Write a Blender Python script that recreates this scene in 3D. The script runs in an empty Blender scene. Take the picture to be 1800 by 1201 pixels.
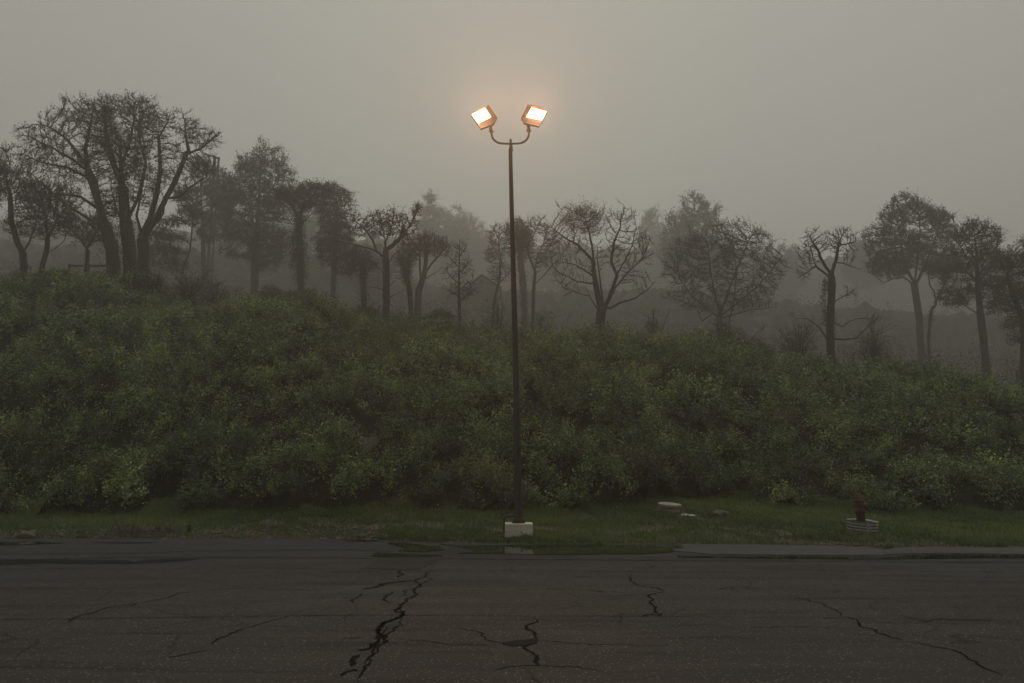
import bpy, math, random
import numpy as np
from mathutils import Vector, Matrix

R = math.radians
sc = bpy.context.scene
rng = np.random.default_rng(7)
random.seed(7)

# ------------------------------------------------------------------ camera, sky, sun, exposure
CAM_H, F, HOR = 1.7, 1400.0, 820.0            # camera height, focal length and horizon row in photo pixels
PITCH = math.atan((HOR - 600.5) / F)
cam_d = bpy.data.cameras.new('camera'); cam = bpy.data.objects.new('camera', cam_d)
sc.collection.objects.link(cam); sc.camera = cam
cam.location = (0, 0, CAM_H); cam.rotation_euler = (math.pi / 2 + PITCH, 0, 0)
cam_d.sensor_width = 36; cam_d.lens = 36 * F / 1800; cam_d.clip_end = 1500; cam_d.clip_start = 0.1

SUN_EL, SUN_ROT = 72, 5
world = bpy.data.worlds.new('World'); sc.world = world; world.use_nodes = True
wn, wl = world.node_tree.nodes, world.node_tree.links
bg = wn['Background']
sky = wn.new('ShaderNodeTexSky'); sky.sky_type = 'NISHITA'; sky.sun_disc = False
sky.sun_elevation = R(SUN_EL); sky.sun_rotation = R(SUN_ROT)
sky.dust_density = 1.5; sky.air_density = 1.0; sky.ozone_density = 1
hs = wn.new('ShaderNodeHueSaturation'); hs.inputs['Saturation'].default_value = 0.06
mt = wn.new('ShaderNodeMixRGB'); mt.blend_type = 'MULTIPLY'; mt.inputs[0].default_value = 1
mt.inputs[2].default_value = (1.0, 0.985, 0.86, 1)
wl.new(sky.outputs[0], hs.inputs['Color']); wl.new(hs.outputs[0], mt.inputs[1]); wl.new(mt.outputs[0], bg.inputs[0])
bg.inputs[1].default_value = 0.095

sun_d = bpy.data.lights.new('sun', 'SUN'); sun_d.energy = 1.2; sun_d.angle = R(22); sun_d.color = (1, .97, .9)
sun = bpy.data.objects.new('sun', sun_d); sc.collection.objects.link(sun)
sun.rotation_euler = (R(90 - SUN_EL), 0, R(180 - SUN_ROT))

sc.view_settings.view_transform = 'Standard'; sc.view_settings.look = 'None'
sc.view_settings.exposure = -0.15; sc.view_settings.gamma = 1
cy = sc.cycles
cy.volume_bounces = 2; cy.max_bounces = 6; cy.diffuse_bounces = 3; cy.glossy_bounces = 3
cy.transmission_bounces = 4; cy.transparent_max_bounces = 8; cy.caustics_reflective = False; cy.caustics_refractive = False
cy.sample_clamp_indirect = 4; cy.sample_clamp_direct = 6; cy.use_denoising = True; cy.denoising_prefilter = 'ACCURATE'
HAZE = 0.0036
LAMP = 1050.0

# ------------------------------------------------------------------ placing: photo pixel + distance -> metres
CP, SP = math.cos(PITCH), math.sin(PITCH)
def W(px, py, Y):
    x, v = (px - 900) / F, (600.5 - py) / F
    t = Y / (CP - v * SP)
    return np.array((t * x, Y, CAM_H + t * (SP + v * CP)))
def G(px, py, z=0.0):
    x, v = (px - 900) / F, (600.5 - py) / F
    t = (z - CAM_H) / (SP + v * CP)
    return np.array((t * x, t * (CP - v * SP), z))

# ------------------------------------------------------------------ object helpers
def put(o, parent=None):
    sc.collection.objects.link(o)
    if parent is not None: o.parent = parent
    return o
def tag(o, label=None, cat=None, group=None, kind=None):
    if label: o['label'] = label
    if cat: o['category'] = cat
    if group: o['group'] = group
    if kind: o['kind'] = kind
    return o
def empty(name, loc, label, cat, group=None):
    o = bpy.data.objects.new(name, None); o.location = tuple(loc); o.empty_display_size = .3
    put(o); return tag(o, label, cat, group)

class MB:
    """collects verts / faces as arrays; build() links ONE mesh object"""
    def __init__(s): s.v, s.f, s.m, s.n, s.col = [], [], [], 0, []
    def add(s, v, f, mi=0, col=None):
        v = np.asarray(v, float).reshape(-1, 3)
        for a in (f if isinstance(f, list) else [f]):
            a = np.asarray(a, int)
            if a.size:
                s.f.append(a + s.n); s.m.append(np.full(len(a), mi))
        s.v.append(v); s.n += len(v)
        s.col.append(np.full(len(v), 0.5) if col is None else np.broadcast_to(col, (len(v),)))
        return s
    def build(s, name, mats, parent=None, smooth=True, origin=None, useCol=False):
        V = np.concatenate(s.v)
        if origin is not None: V = V - np.asarray(origin)
        me = bpy.data.meshes.new(name)
        loops = np.concatenate([a.ravel() for a in s.f])
        tot = np.concatenate([np.full(len(a), a.shape[1]) for a in s.f])
        start = np.concatenate(([0], np.cumsum(tot)[:-1]))
        me.vertices.add(len(V)); me.vertices.foreach_set('co', V.astype(np.float32).ravel())
        me.loops.add(len(loops)); me.loops.foreach_set('vertex_index', loops.astype(np.int32))
        me.polygons.add(len(tot)); me.polygons.foreach_set('loop_start', start.astype(np.int32))
        me.polygons.foreach_set('loop_total', tot.astype(np.int32))
        for m in (mats if isinstance(mats, (list, tuple)) else [mats]): me.materials.append(m)
        me.polygons.foreach_set('material_index', np.concatenate(s.m).astype(np.int32))
        me.polygons.foreach_set('use_smooth', np.full(len(tot), smooth))
        if useCol:
            at = me.attributes.new('tone', 'FLOAT', 'POINT'); at.data.foreach_set('value', np.concatenate(s.col).astype(np.float32))
        me.update(calc_edges=True); me.validate(clean_customdata=False)
        return put(bpy.data.objects.new(name, me), parent)

def frames(d):
    d = d / (np.linalg.norm(d, axis=1, keepdims=True) + 1e-9)
    ref = np.array((0.13, 1.0, 0.21)); ref /= np.linalg.norm(ref)
    u = np.cross(d, ref); nu = np.linalg.norm(u, axis=1, keepdims=True)
    u = np.where(nu < 1e-3, np.array((1.0, 0, 0)), u / (nu + 1e-9)); w = np.cross(d, u)
    return u, w
def frusta(mb, A, B, ra, rb, da=None, db=None, k=6, mi=0):
    A, B = np.atleast_2d(A), np.atleast_2d(B); n = len(A)
    d = B - A; da = d if da is None else da; db = d if db is None else db
    ua, wa = frames(da); ub, wb = frames(db)
    ang = np.arange(k) * 2 * np.pi / k
    c, s_ = np.cos(ang)[None, :, None], np.sin(ang)[None, :, None]
    ra, rb = np.broadcast_to(ra, (n,)), np.broadcast_to(rb, (n,))
    va = A[:, None] + (ua[:, None] * c + wa[:, None] * s_) * ra[:, None, None]
    vb = B[:, None] + (ub[:, None] * c + wb[:, None] * s_) * rb[:, None, None]
    V = np.concatenate((va, vb), 1).reshape(-1, 3)
    i = np.arange(k); j = (i + 1) % k
    f = np.stack((i, j, j + k, i + k), 1)
    mb.add(V, (f[None] + (np.arange(n) * 2 * k)[:, None, None]).reshape(-1, 4), mi)
def tube(mb, pts, r, k=8, mi=0, caps=True):
    pts = np.asarray(pts, float); n = len(pts); r = np.broadcast_to(r, (n,))
    d = np.gradient(pts, axis=0); u, w = frames(d)
    ang = np.arange(k) * 2 * np.pi / k
    V = pts[:, None] + (u[:, None] * np.cos(ang)[None, :, None] + w[:, None] * np.sin(ang)[None, :, None]) * r[:, None, None]
    i = np.arange(k); j = (i + 1) % k
    f = np.concatenate([np.stack((i + a * k, j + a * k, j + (a + 1) * k, i + (a + 1) * k), 1) for a in range(n - 1)])
    fs = [f]
    if caps: fs.append(np.array([i[::-1], i + (n - 1) * k]))
    mb.add(V.reshape(-1, 3), fs, mi)
def lathe(mb, prof, c=(0, 0, 0), k=24, M=None, mi=0, wob=0):
    """prof: (r, z) from bottom to top"""
    prof = np.asarray(prof, float); n = len(prof); ang = np.arange(k) * 2 * np.pi / k
    rr = prof[:, 0][:, None] * (1 + wob * rng.normal(size=(1, k)))
    V = np.stack((rr * np.cos(ang), rr * np.sin(ang), np.repeat(prof[:, 1][:, None], k, 1)), 2).reshape(-1, 3)
    if M is not None: V = V @ np.array(M.to_3x3()).T
    V = V + np.asarray(c)
    i = np.arange(k); j = (i + 1) % k
    f = np.concatenate([np.stack((i + a * k, j + a * k, j + (a + 1) * k, i + (a + 1) * k), 1) for a in range(n - 1)])
    mb.add(V, [f, np.array([i[::-1], i + (n - 1) * k])], mi)
BF = np.array([(0, 3, 2, 1), (4, 5, 6, 7), (0, 1, 5, 4), (1, 2, 6, 5), (2, 3, 7, 6), (3, 0, 4, 7)])
def box(mb, lo, hi, M=None, c=(0, 0, 0), mi=0, jit=0):
    x0, y0, z0 = lo; x1, y1, z1 = hi
    V = np.array([(x0, y0, z0), (x1, y0, z0), (x1, y1, z0), (x0, y1, z0), (x0, y0, z1), (x1, y0, z1), (x1, y1, z1), (x0, y1, z1)], float)
    V += rng.normal(size=V.shape) * jit
    if M is not None: V = V @ np.array(M.to_3x3()).T
    mb.add(V + np.asarray(c), BF, mi)
def bevel(o, w, seg=2):
    m = o.modifiers.new('bevel', 'BEVEL'); m.width = w; m.segments = seg; m.limit_method = 'ANGLE'; return o

def leaves(mb, C, size, up=0.5, out=None, asp=0.55, mi=0, tone=None, fold=0.25):
    """diamond leaves folded along the midrib: 4 verts, 2 tris each"""
    n = len(C)
    if n == 0: return
    size = np.broadcast_to(size, (n,)).copy() * rng.uniform(.65, 1.3, n)
    N = rng.normal(size=(n, 3)); N /= np.linalg.norm(N, axis=1, keepdims=True)
    N[:, 2] = np.abs(N[:, 2]); N[:, 2] += up
    if out is not None: N += out
    N /= np.linalg.norm(N, axis=1, keepdims=True)
    T = np.cross(N, rng.normal(size=(n, 3))); T /= np.linalg.norm(T, axis=1, keepdims=True) + 1e-9
    S = np.cross(N, T)
    L = size[:, None]; Wd = L * asp
    a = C - T * L * .5; b = C + T * L * .5
    s1 = C + S * Wd * .5 + N * Wd * fold; s2 = C - S * Wd * .5 + N * Wd * fold
    V = np.stack((a, s1, b, s2), 1).reshape(-1, 3)
    f = np.array([(0, 2, 1), (0, 3, 2)])
    if tone is None: tone = rng.uniform(0, 1, n)
    mb.add(V, (f[None] + (np.arange(n) * 4)[:, None, None]).reshape(-1, 3), mi, np.repeat(np.broadcast_to(tone, (n,)), 4))

# ------------------------------------------------------------------ materials
def mat(name):
    m = bpy.data.materials.new(name); m.use_nodes = True
    nt = m.node_tree; p = nt.nodes['Principled BSDF']
    return m, nt, nt.nodes, nt.links, p
def noise(N, L, scale, detail=4, vec=None, rough=.55, dist=0):
    t = N.new('ShaderNodeTexNoise'); t.inputs['Scale'].default_value = scale; t.inputs['Detail'].default_value = detail
    t.inputs['Roughness'].default_value = rough; t.inputs['Distortion'].default_value = dist
    if vec is not None: L.new(vec, t.inputs['Vector'])
    return t
def coords(N, L, scale=(1, 1, 1), obj=True):
    c = N.new('ShaderNodeTexCoord'); mp = N.new('ShaderNodeMapping'); mp.inputs['Scale'].default_value = scale
    L.new(c.outputs['Object'], mp.inputs['Vector']); return mp.outputs[0]
def ramp(N, L, fac, stops):
    r = N.new('ShaderNodeValToRGB'); e = r.color_ramp.elements
    while len(e) < len(stops): e.new(.5)
    for k, (p_, c) in enumerate(stops):
        e[k].position = p_; e[k].color = (*(c if hasattr(c, '__len__') else (c, c, c)), 1)
    L.new(fac, r.inputs[0]); return r.outputs[0]
def mix(N, L, fac, a, b, mode='MIX'):
    m = N.new('ShaderNodeMixRGB'); m.blend_type = mode
    for s_, x in ((0, fac), (1, a), (2, b)):
        if isinstance(x, (int, float)): m.inputs[s_].default_value = x
        elif isinstance(x, tuple): m.inputs[s_].default_value = (*x, 1)
        else: L.new(x, m.inputs[s_])
    return m.outputs[0]
def bump(N, L, p, h, strength, dist):
    b = N.new('ShaderNodeBump'); b.inputs['Strength'].default_value = strength; b.inputs['Distance'].default_value = dist
    L.new(h, b.inputs['Height']); L.new(b.outputs[0], p.inputs['Normal']); return b

def leaf_mat(name, dark, mid, light, patch=None, rough=.5, trans=.3, spec=.35):
    m, nt, N, L, p = mat(name)
    a = N.new('ShaderNodeAttribute'); a.attribute_name = 'tone'
    c = ramp(N, L, a.outputs['Fac'], [(0, dark), (.5, mid), (1, light)])
    v = coords(N, L)
    n1 = noise(N, L, .45, 3, v)
    if patch is not None:
        f = ramp(N, L, n1.outputs[0], [(.56, 0.0), (.68, 1.0)])
        f2 = N.new('ShaderNodeMath'); f2.operation = 'MULTIPLY'; L.new(f, f2.inputs[0]); f2.inputs[1].default_value = .6
        c = mix(N, L, f2.outputs[0], c, patch)
    n2 = noise(N, L, .9, 2, v)
    g = ramp(N, L, n2.outputs[0], [(.3, (.72, .80, .80)), (.7, (1.2, 1.12, .95))])
    c = mix(N, L, 1.0, c, g, 'MULTIPLY')
    L.new(c, p.inputs['Base Color']); p.inputs['Roughness'].default_value = rough
    p.inputs['Specular IOR Level'].default_value = spec
    tr = N.new('ShaderNodeBsdfTranslucent'); L.new(c, tr.inputs[0])
    ms = N.new('ShaderNodeMixShader'); ms.inputs[0].default_value = trans
    out = N['Material Output']; L.new(p.outputs[0], ms.inputs[1]); L.new(tr.outputs[0], ms.inputs[2]); L.new(ms.outputs[0], out.inputs[0])
    return m

M = {}
M['leaf'] = leaf_mat('undergrowth_leaf', (.018, .034, .011), (.092, .142, .043), (.34, .42, .16), (.11, .095, .05))
M['bush'] = leaf_mat('bush_leaf', (.045, .062, .018), (.085, .112, .032), (.135, .165, .05), (.06, .07, .03))
M['crown'] = leaf_mat('crown_leaf', (.035, .042, .020), (.06, .068, .03), (.09, .10, .045), None, rough=.6, spec=.2)
M['grass'] = leaf_mat('grass_blade', (.062, .098, .028), (.108, .160, .046), (.18, .22, .08), (.10, .098, .05), rough=.55)
M['farleaf'] = leaf_mat('far_leaf', (.03, .034, .022), (.045, .05, .03), (.06, .066, .038), None, rough=.8, spec=.1)

m, nt, N, L, p = mat('bark'); v = coords(N, L, (3, 3, .7))
n1 = noise(N, L, 2.5, 5, v); L.new(ramp(N, L, n1.outputs[0], [(.3, (.022, .019, .015)), (.7, (.06, .053, .043))]), p.inputs['Base Color'])
p.inputs['Roughness'].default_value = .9; bump(N, L, p, n1.outputs[0], .6, .05); M['bark'] = m
m, nt, N, L, p = mat('dead_wood'); v = coords(N, L, (3, 3, 3))
n1 = noise(N, L, 6, 4, v); L.new(ramp(N, L, n1.outputs[0], [(.3, (.03, .022, .016)), (.7, (.085, .066, .05))]), p.inputs['Base Color'])
p.inputs['Roughness'].default_value = .8; M['dead'] = m

# asphalt: dark wet-ish with bright aggregate, long rolled bands
def asphalt(name, lo, hi, speck, rlo=.72, rhi=.95, seed=0):
    m, nt, N, L, p = mat(name); v = coords(N, L); vb = coords(N, L, (.22, 1.3, 1))
    band = noise(N, L, 1.3, 4, vb, dist=.4); big = noise(N, L, .35, 4, v); fine = noise(N, L, 38, 3, v, .7)
    sp = N.new('ShaderNodeTexVoronoi'); sp.inputs['Scale'].default_value = 42; L.new(v, sp.inputs['Vector'])
    c = ramp(N, L, band.outputs[0], [(.32, lo), (.66, hi)])
    c = mix(N, L, .5, c, ramp(N, L, big.outputs[0], [(.3, lo), (.7, hi)]))
    damp = noise(N, L, 1.0, 3, coords(N, L, (.3, 2.6, 1)), dist=.6)
    dm = ramp(N, L, damp.outputs[0], [(.56, 0.0), (.72, .8)])
    c = mix(N, L, dm, c, (lo[0] * .6, lo[1] * .6, lo[2] * .6))
    c = mix(N, L, 1.0, c, ramp(N, L, fine.outputs[0], [(.3, .62), (.7, 1.35)]), 'MULTIPLY')
    nv = noise(N, L, 1.6, 4, v); cv = mix(N, L, .28, v, nv.outputs['Color'], 'ADD')
    ce = N.new('ShaderNodeTexVoronoi'); ce.feature = 'DISTANCE_TO_EDGE'; ce.inputs['Scale'].default_value = .8; L.new(cv, ce.inputs['Vector'])
    mk = noise(N, L, .28, 2, v); mr = ramp(N, L, mk.outputs[0], [(.46, 0.0), (.56, .85)])
    ln_ = ramp(N, L, ce.outputs['Distance'], [(.004, 1.0), (.015, 0.0)])
    c = mix(N, L, mix(N, L, 1.0, mr, ln_, 'MULTIPLY'), c, (lo[0] * .3, lo[1] * .3, lo[2] * .3))
    # sparse pale stones in the mix
    st = N.new('ShaderNodeMath'); st.operation = 'LESS_THAN'; L.new(sp.outputs['Distance'], st.inputs[0]); st.inputs[1].default_value = .30
    pk = N.new('ShaderNodeMath'); pk.operation = 'GREATER_THAN'; pk.inputs[1].default_value = .86
    sx = N.new('ShaderNodeSeparateColor'); L.new(sp.outputs['Color'], sx.inputs[0]); L.new(sx.outputs[0], pk.inputs[0])
    mu = N.new('ShaderNodeMath'); mu.operation = 'MULTIPLY'; L.new(st.outputs[0], mu.inputs[0]); L.new(pk.outputs[0], mu.inputs[1])
    c = mix(N, L, mu.outputs[0], c, speck)
    L.new(c, p.inputs['Base Color'])
    rr = N.new('ShaderNodeMapRange'); L.new(band.outputs[0], rr.inputs[0])
    rr.inputs[1].default_value = .35; rr.inputs[2].default_value = .65; rr.inputs[3].default_value = rlo; rr.inputs[4].default_value = rhi
    L.new(rr.outputs[0], p.inputs['Roughness'])
    ad = N.new('ShaderNodeMath'); ad.operation = 'ADD'; L.new(fine.outputs[0], ad.inputs[0]); L.new(sp.outputs['Distance'], ad.inputs[1])
    p.inputs['Specular IOR Level'].default_value = .16
    bump(N, L, p, ad.outputs[0], .55, .012)
    return m
M['asphalt'] = asphalt('asphalt', (.016, .0158, .0154), (.036, .0353, .0337), (.18, .17, .16))
M['patch'] = asphalt('asphalt_patch', (.009, .009, .009), (.016, .0155, .015), (.05, .05, .046), .7, .8)
M['strip'] = asphalt('smooth_berm', (.028, .029, .029), (.045, .046, .045), (.11, .11, .10), .42, .55)
m, nt, N, L, p = mat('crack_dirt'); v = coords(N, L)
n1 = noise(N, L, 20, 3, v); L.new(ramp(N, L, n1.outputs[0], [(.3, (.002, .002, .002)), (.8, (.009, .008, .007))]), p.inputs['Base Color'])
p.inputs['Roughness'].default_value = .95; p.inputs['Specular IOR Level'].default_value = .05; M['crack'] = m
m, nt, N, L, p = mat('damp_asphalt'); v = coords(N, L)
n1 = noise(N, L, 30, 3, v); L.new(ramp(N, L, n1.outputs[0], [(.3, (.006, .006, .006)), (.8, (.015, .0145, .014))]), p.inputs['Base Color'])
p.inputs['Roughness'].default_value = .9; p.inputs['Specular IOR Level'].default_value = .08; bump(N, L, p, n1.outputs[0], .5, .01); M['damp'] = m
m, nt, N, L, p = mat('puddle_water'); p.inputs['Base Color'].default_value = (.008, .009, .006, 1); p.inputs['Roughness'].default_value = .03
p.inputs['Specular IOR Level'].default_value = .5
v = coords(N, L, (1, 3, 1)); n1 = noise(N, L, 5, 2, v); bump(N, L, p, n1.outputs[0], .06, .004); M['water'] = m

# ground: soil, moss and litter
m, nt, N, L, p = mat('verge_soil'); v = coords(N, L)
n1 = noise(N, L, .8, 5, v); n2 = noise(N, L, 14, 4, v)
c = ramp(N, L, n1.outputs[0], [(.38, (.032, .038, .018)), (.55, (.055, .042, .028)), (.7, (.085, .064, .044))])
c = mix(N, L, 1.0, c, ramp(N, L, n2.outputs[0], [(.3, .5), (.75, 1.5)]), 'MULTIPLY')
L.new(c, p.inputs['Base Color']); p.inputs['Roughness'].default_value = .95; bump(N, L, p, n2.outputs[0], .8, .03); M['soil'] = m

def painted(name, c0, c1, sc_=8, rough=.5, met=0, b=.2):
    m, nt, N, L, p = mat(name); v = coords(N, L); n1 = noise(N, L, sc_, 5, v, .65)
    L.new(ramp(N, L, n1.outputs[0], [(.35, c0), (.65, c1)]), p.inputs['Base Color']); p.inputs['Roughness'].default_value = rough
    p.inputs['Metallic'].default_value = met; bump(N, L, p, n1.outputs[0], b, .01); return m
M['pole'] = painted('brown_pole_paint', (.020, .017, .016), (.036, .030, .028), 5, .5)
M['housing'] = painted('bronze_lamp_housing', (.008, .004, .003), (.013, .006, .004), 9, .5)
M['rust'] = painted('rusty_red_paint', (.060, .015, .009), (.14, .034, .019), 16, .75, 0, .5)
M['rustdark'] = painted('dark_rust', (.02, .012, .01), (.045, .022, .016), 20, .8, 0, .5)
M['steel'] = painted('dark_steel', (.018, .017, .017), (.035, .033, .031), 12, .6)
M['galv'] = painted('galvanised_steel', (.15, .15, .15), (.28, .285, .285), 10, .5, .3)
M['stone'] = painted('dark_rock', (.045, .042, .038), (.10, .092, .08), 7, .9, 0, .9)
M['pale'] = painted('pale_stone', (.24, .22, .18), (.36, .335, .28), 9, .85, 0, .6)
M['conc'] = painted('weathered_concrete', (.17, .155, .125), (.29, .265, .215), 9, .85, 0, .5)
M['leaflitter'] = painted('dry_leaf', (.04, .028, .019), (.095, .068, .046), 18, .85, 0, .6)
M['siding'] = painted('pale_siding', (.13, .13, .11), (.17, .17, .145), 2, .8)
M['roof'] = painted('dark_shingle', (.04, .04, .04), (.07, .068, .065), 6, .9)
M['rail'] = painted('weathered_rail', (.05, .045, .038), (.09, .08, .07), 6, .85)
# painted concrete with chips
m, nt, N, L, p = mat('chipped_white_paint'); v = coords(N, L)
n1 = noise(N, L, 9, 6, v, .7); n2 = noise(N, L, 2.2, 3, v)
c = ramp(N, L, n2.outputs[0], [(.3, (.40, .375, .30)), (.7, (.55, .52, .43))])
c = mix(N, L, ramp(N, L, n1.outputs[0], [(.62, 0.0), (.66, 1.0)]), c, (.12, .10, .08))
L.new(c, p.inputs['Base Color']); p.inputs['Roughness'].default_value = .7; bump(N, L, p, n1.outputs[0], .35, .01); M['white'] = m
m, nt, N, L, p = mat('lit_lens'); p.inputs['Base Color'].default_value = (.8, .7, .5, 1)
p.inputs['Emission Color'].default_value = (1.0, .50, .25, 1); p.inputs['Emission Strength'].default_value = LAMP; M['lens'] = m

# ------------------------------------------------------------------ terrain shape
EDGE_PX = [(-900, 940), (0, 946), (300, 946), (600, 947), (780, 953), (900, 956), (1200, 957), (1500, 962), (1800, 964), (2700, 972)]
ep = np.array([G(a, b) for a, b in EDGE_PX]); EX, EY = ep[:, 0], ep[:, 1]
def edgeY(x): return np.interp(x, EX, EY)
BASE_PX = [(-900, 900, 24), (0, 897, 24), (300, 893, 23.2), (500, 886, 22.6), (700, 884, 22.2), (900, 892, 21.8), (1080, 884, 22.5), (1150, 868, 23.8), (1230, 868, 24.2), (1350, 880, 23.6), (1500, 892, 22.6), (1620, 892, 23), (1800, 892, 23.4), (2700, 892, 26)]
bp = np.array([W(a, b + 9, c - .7) for a, b, c in BASE_PX]); BX, BY, BZ = bp[:, 0], bp[:, 1], bp[:, 2]
CREST_PX = [(-900, 500, 52), (0, 485, 51), (100, 484, 50), (250, 492, 49), (330, 520, 48), (430, 545, 47.5), (500, 540, 47), (600, 555, 46.5), (700, 570, 46), (780, 575, 46), (860, 590, 45.5), (950, 600, 45), (1100, 605, 44.5), (1250, 610, 44), (1400, 625, 43.5), (1550, 645, 43.5), (1700, 675, 44), (1800, 695, 44), (2700, 800, 50)]
cp_ = np.array([W(a, b + (36 if a < 400 else 26 if a < 1300 else 38 if a < 1500 else 48), c) for a, b, c in CREST_PX]); CX, CYY, CZ = cp_[:, 0], cp_[:, 1], cp_[:, 2]
def terrain(x, y):
    x, y = np.asarray(x, float), np.asarray(y, float)
    ye = edgeY(x); yb = np.maximum(np.interp(x, BX, BY), ye + 2); zb = np.interp(x, BX, BZ); yc = np.interp(x, CX, CYY); zc = np.interp(x, CX, CZ)
    t = np.clip((y - ye) / (yb - ye), 0, 1); z1 = .03 + (zb - .03) * t ** np.interp(x, [2.2, 3.6, 6, 7.4], [1.15, .82, .82, 1.0])
    s = np.clip((y - yb) / (yc - yb), 0, 1); z2 = zb + (zc - zb) * (np.sin(s * np.pi / 2) ** 1.05 * .55 + s * .45)
    z3 = zc + np.clip(y - yc, 0, 4) * .06 - np.clip(y - yc - 4, 0, 60) * .035 + np.clip(y - 98, 0, 120) * .22
    z = np.where(y < ye, -.05, np.where(y < yb, z1, np.where(y < yc, z2, z3)))
    und = .10 * np.sin(x * .9 + 1) * np.sin(y * .7) + .25 * np.sin(x * .31 + 2.2) * np.cos(y * .23)
    return z + und * np.clip((y - yb) / 3, 0, 1)

xs = np.concatenate((np.linspace(-320, -50, 28), np.arange(-49.5, 50, .5), np.linspace(50, 320, 28)))
ys = np.concatenate((np.linspace(-60, 14, 15), np.arange(14.5, 30, .25), np.arange(30, 70, .6), np.linspace(70, 440, 40)))
Xg, Yg = np.meshgrid(xs, ys); Zg = terrain(Xg, Yg)
nx, ny = len(xs), len(ys); idx = np.arange(nx * ny).reshape(ny, nx)
q = np.stack((idx[:-1, :-1], idx[:-1, 1:], idx[1:, 1:], idx[1:, :-1]), 2).reshape(-1, 4)
g = MB().add(np.stack((Xg, Yg, Zg), 2), q).build('ground', M['soil'])
tag(g, kind='structure')

# ------------------------------------------------------------------ road with its cracks, patch and damp streaks
def ground_poly(pts, z): return np.array([(*G(a, b)[:2], z) for a, b in pts])
def ragged(P, amp, n=4, closed=True):
    """fractal midpoint displacement in the ground plane"""
    P = [np.array(p) for p in P]
    for k in range(n):
        Q = []; m_ = len(P)
        for i in range(m_ if closed else m_ - 1):
            a, b = P[i], P[(i + 1) % m_]; d = b - a; l = np.linalg.norm(d[:2])
            nrm = np.array((-d[1], d[0], 0)) / (l + 1e-9)
            Q += [a, (a + b) / 2 + nrm * rng.normal() * min(amp * l, .25)]
        if not closed: Q.append(P[-1])
        P = Q
    return np.array(P)
road = MB()
rx = np.linspace(-60, 60, 481); ry = edgeY(rx) + rng.normal(size=len(rx)) * .05 * (rx < -2) + .03 * np.sin(rx * 2.3)
top = np.stack((rx, ry, np.zeros_like(rx)), 1); bot = np.stack((rx, np.full_like(rx, -25), np.zeros_like(rx)), 1)
low = top.copy(); low[:, 2] = -.09
n = len(rx); i = np.arange(n - 1)
road.add(np.concatenate((bot, top, low)), [np.stack((i, i + 1, i + 1 + n, i + n), 1), np.stack((i + n, i + 1 + n, i + 1 + 2 * n, i + 2 * n), 1)], 0)
def crack(pts, wpx, jit=.085, nsub=4, taper=True, z=.004):
    P = ragged([(*G(a, b)[:2], z) for a, b in pts], jit, nsub, False); n = len(P)
    s = np.linspace(0, 1, n); wpx = max(wpx, .015); w = wpx * (.45 + .55 * np.abs(rng.normal(size=n)).clip(0, 2.2))
    if taper: w = w * np.clip(np.sin(np.pi * s) * 2.2, .12, 1)
    w = np.maximum(w * .95, .0045)
    D = np.gradient(P, axis=0); D[:, 2] = 0; nr = np.stack((-D[:, 1], D[:, 0], D[:, 2]), 1); nr /= np.linalg.norm(nr, axis=1, keepdims=True) + 1e-9
    a, b = P + nr * w[:, None] * .5, P - nr * w[:, None] * .5
    i = np.arange(n - 1); V = np.concatenate((a, b))
    road.add(V, np.stack((i, i + n, i + n + 1, i + 1), 1)[:, ::-1], 1)
def flip_up(V, f): return f
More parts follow.
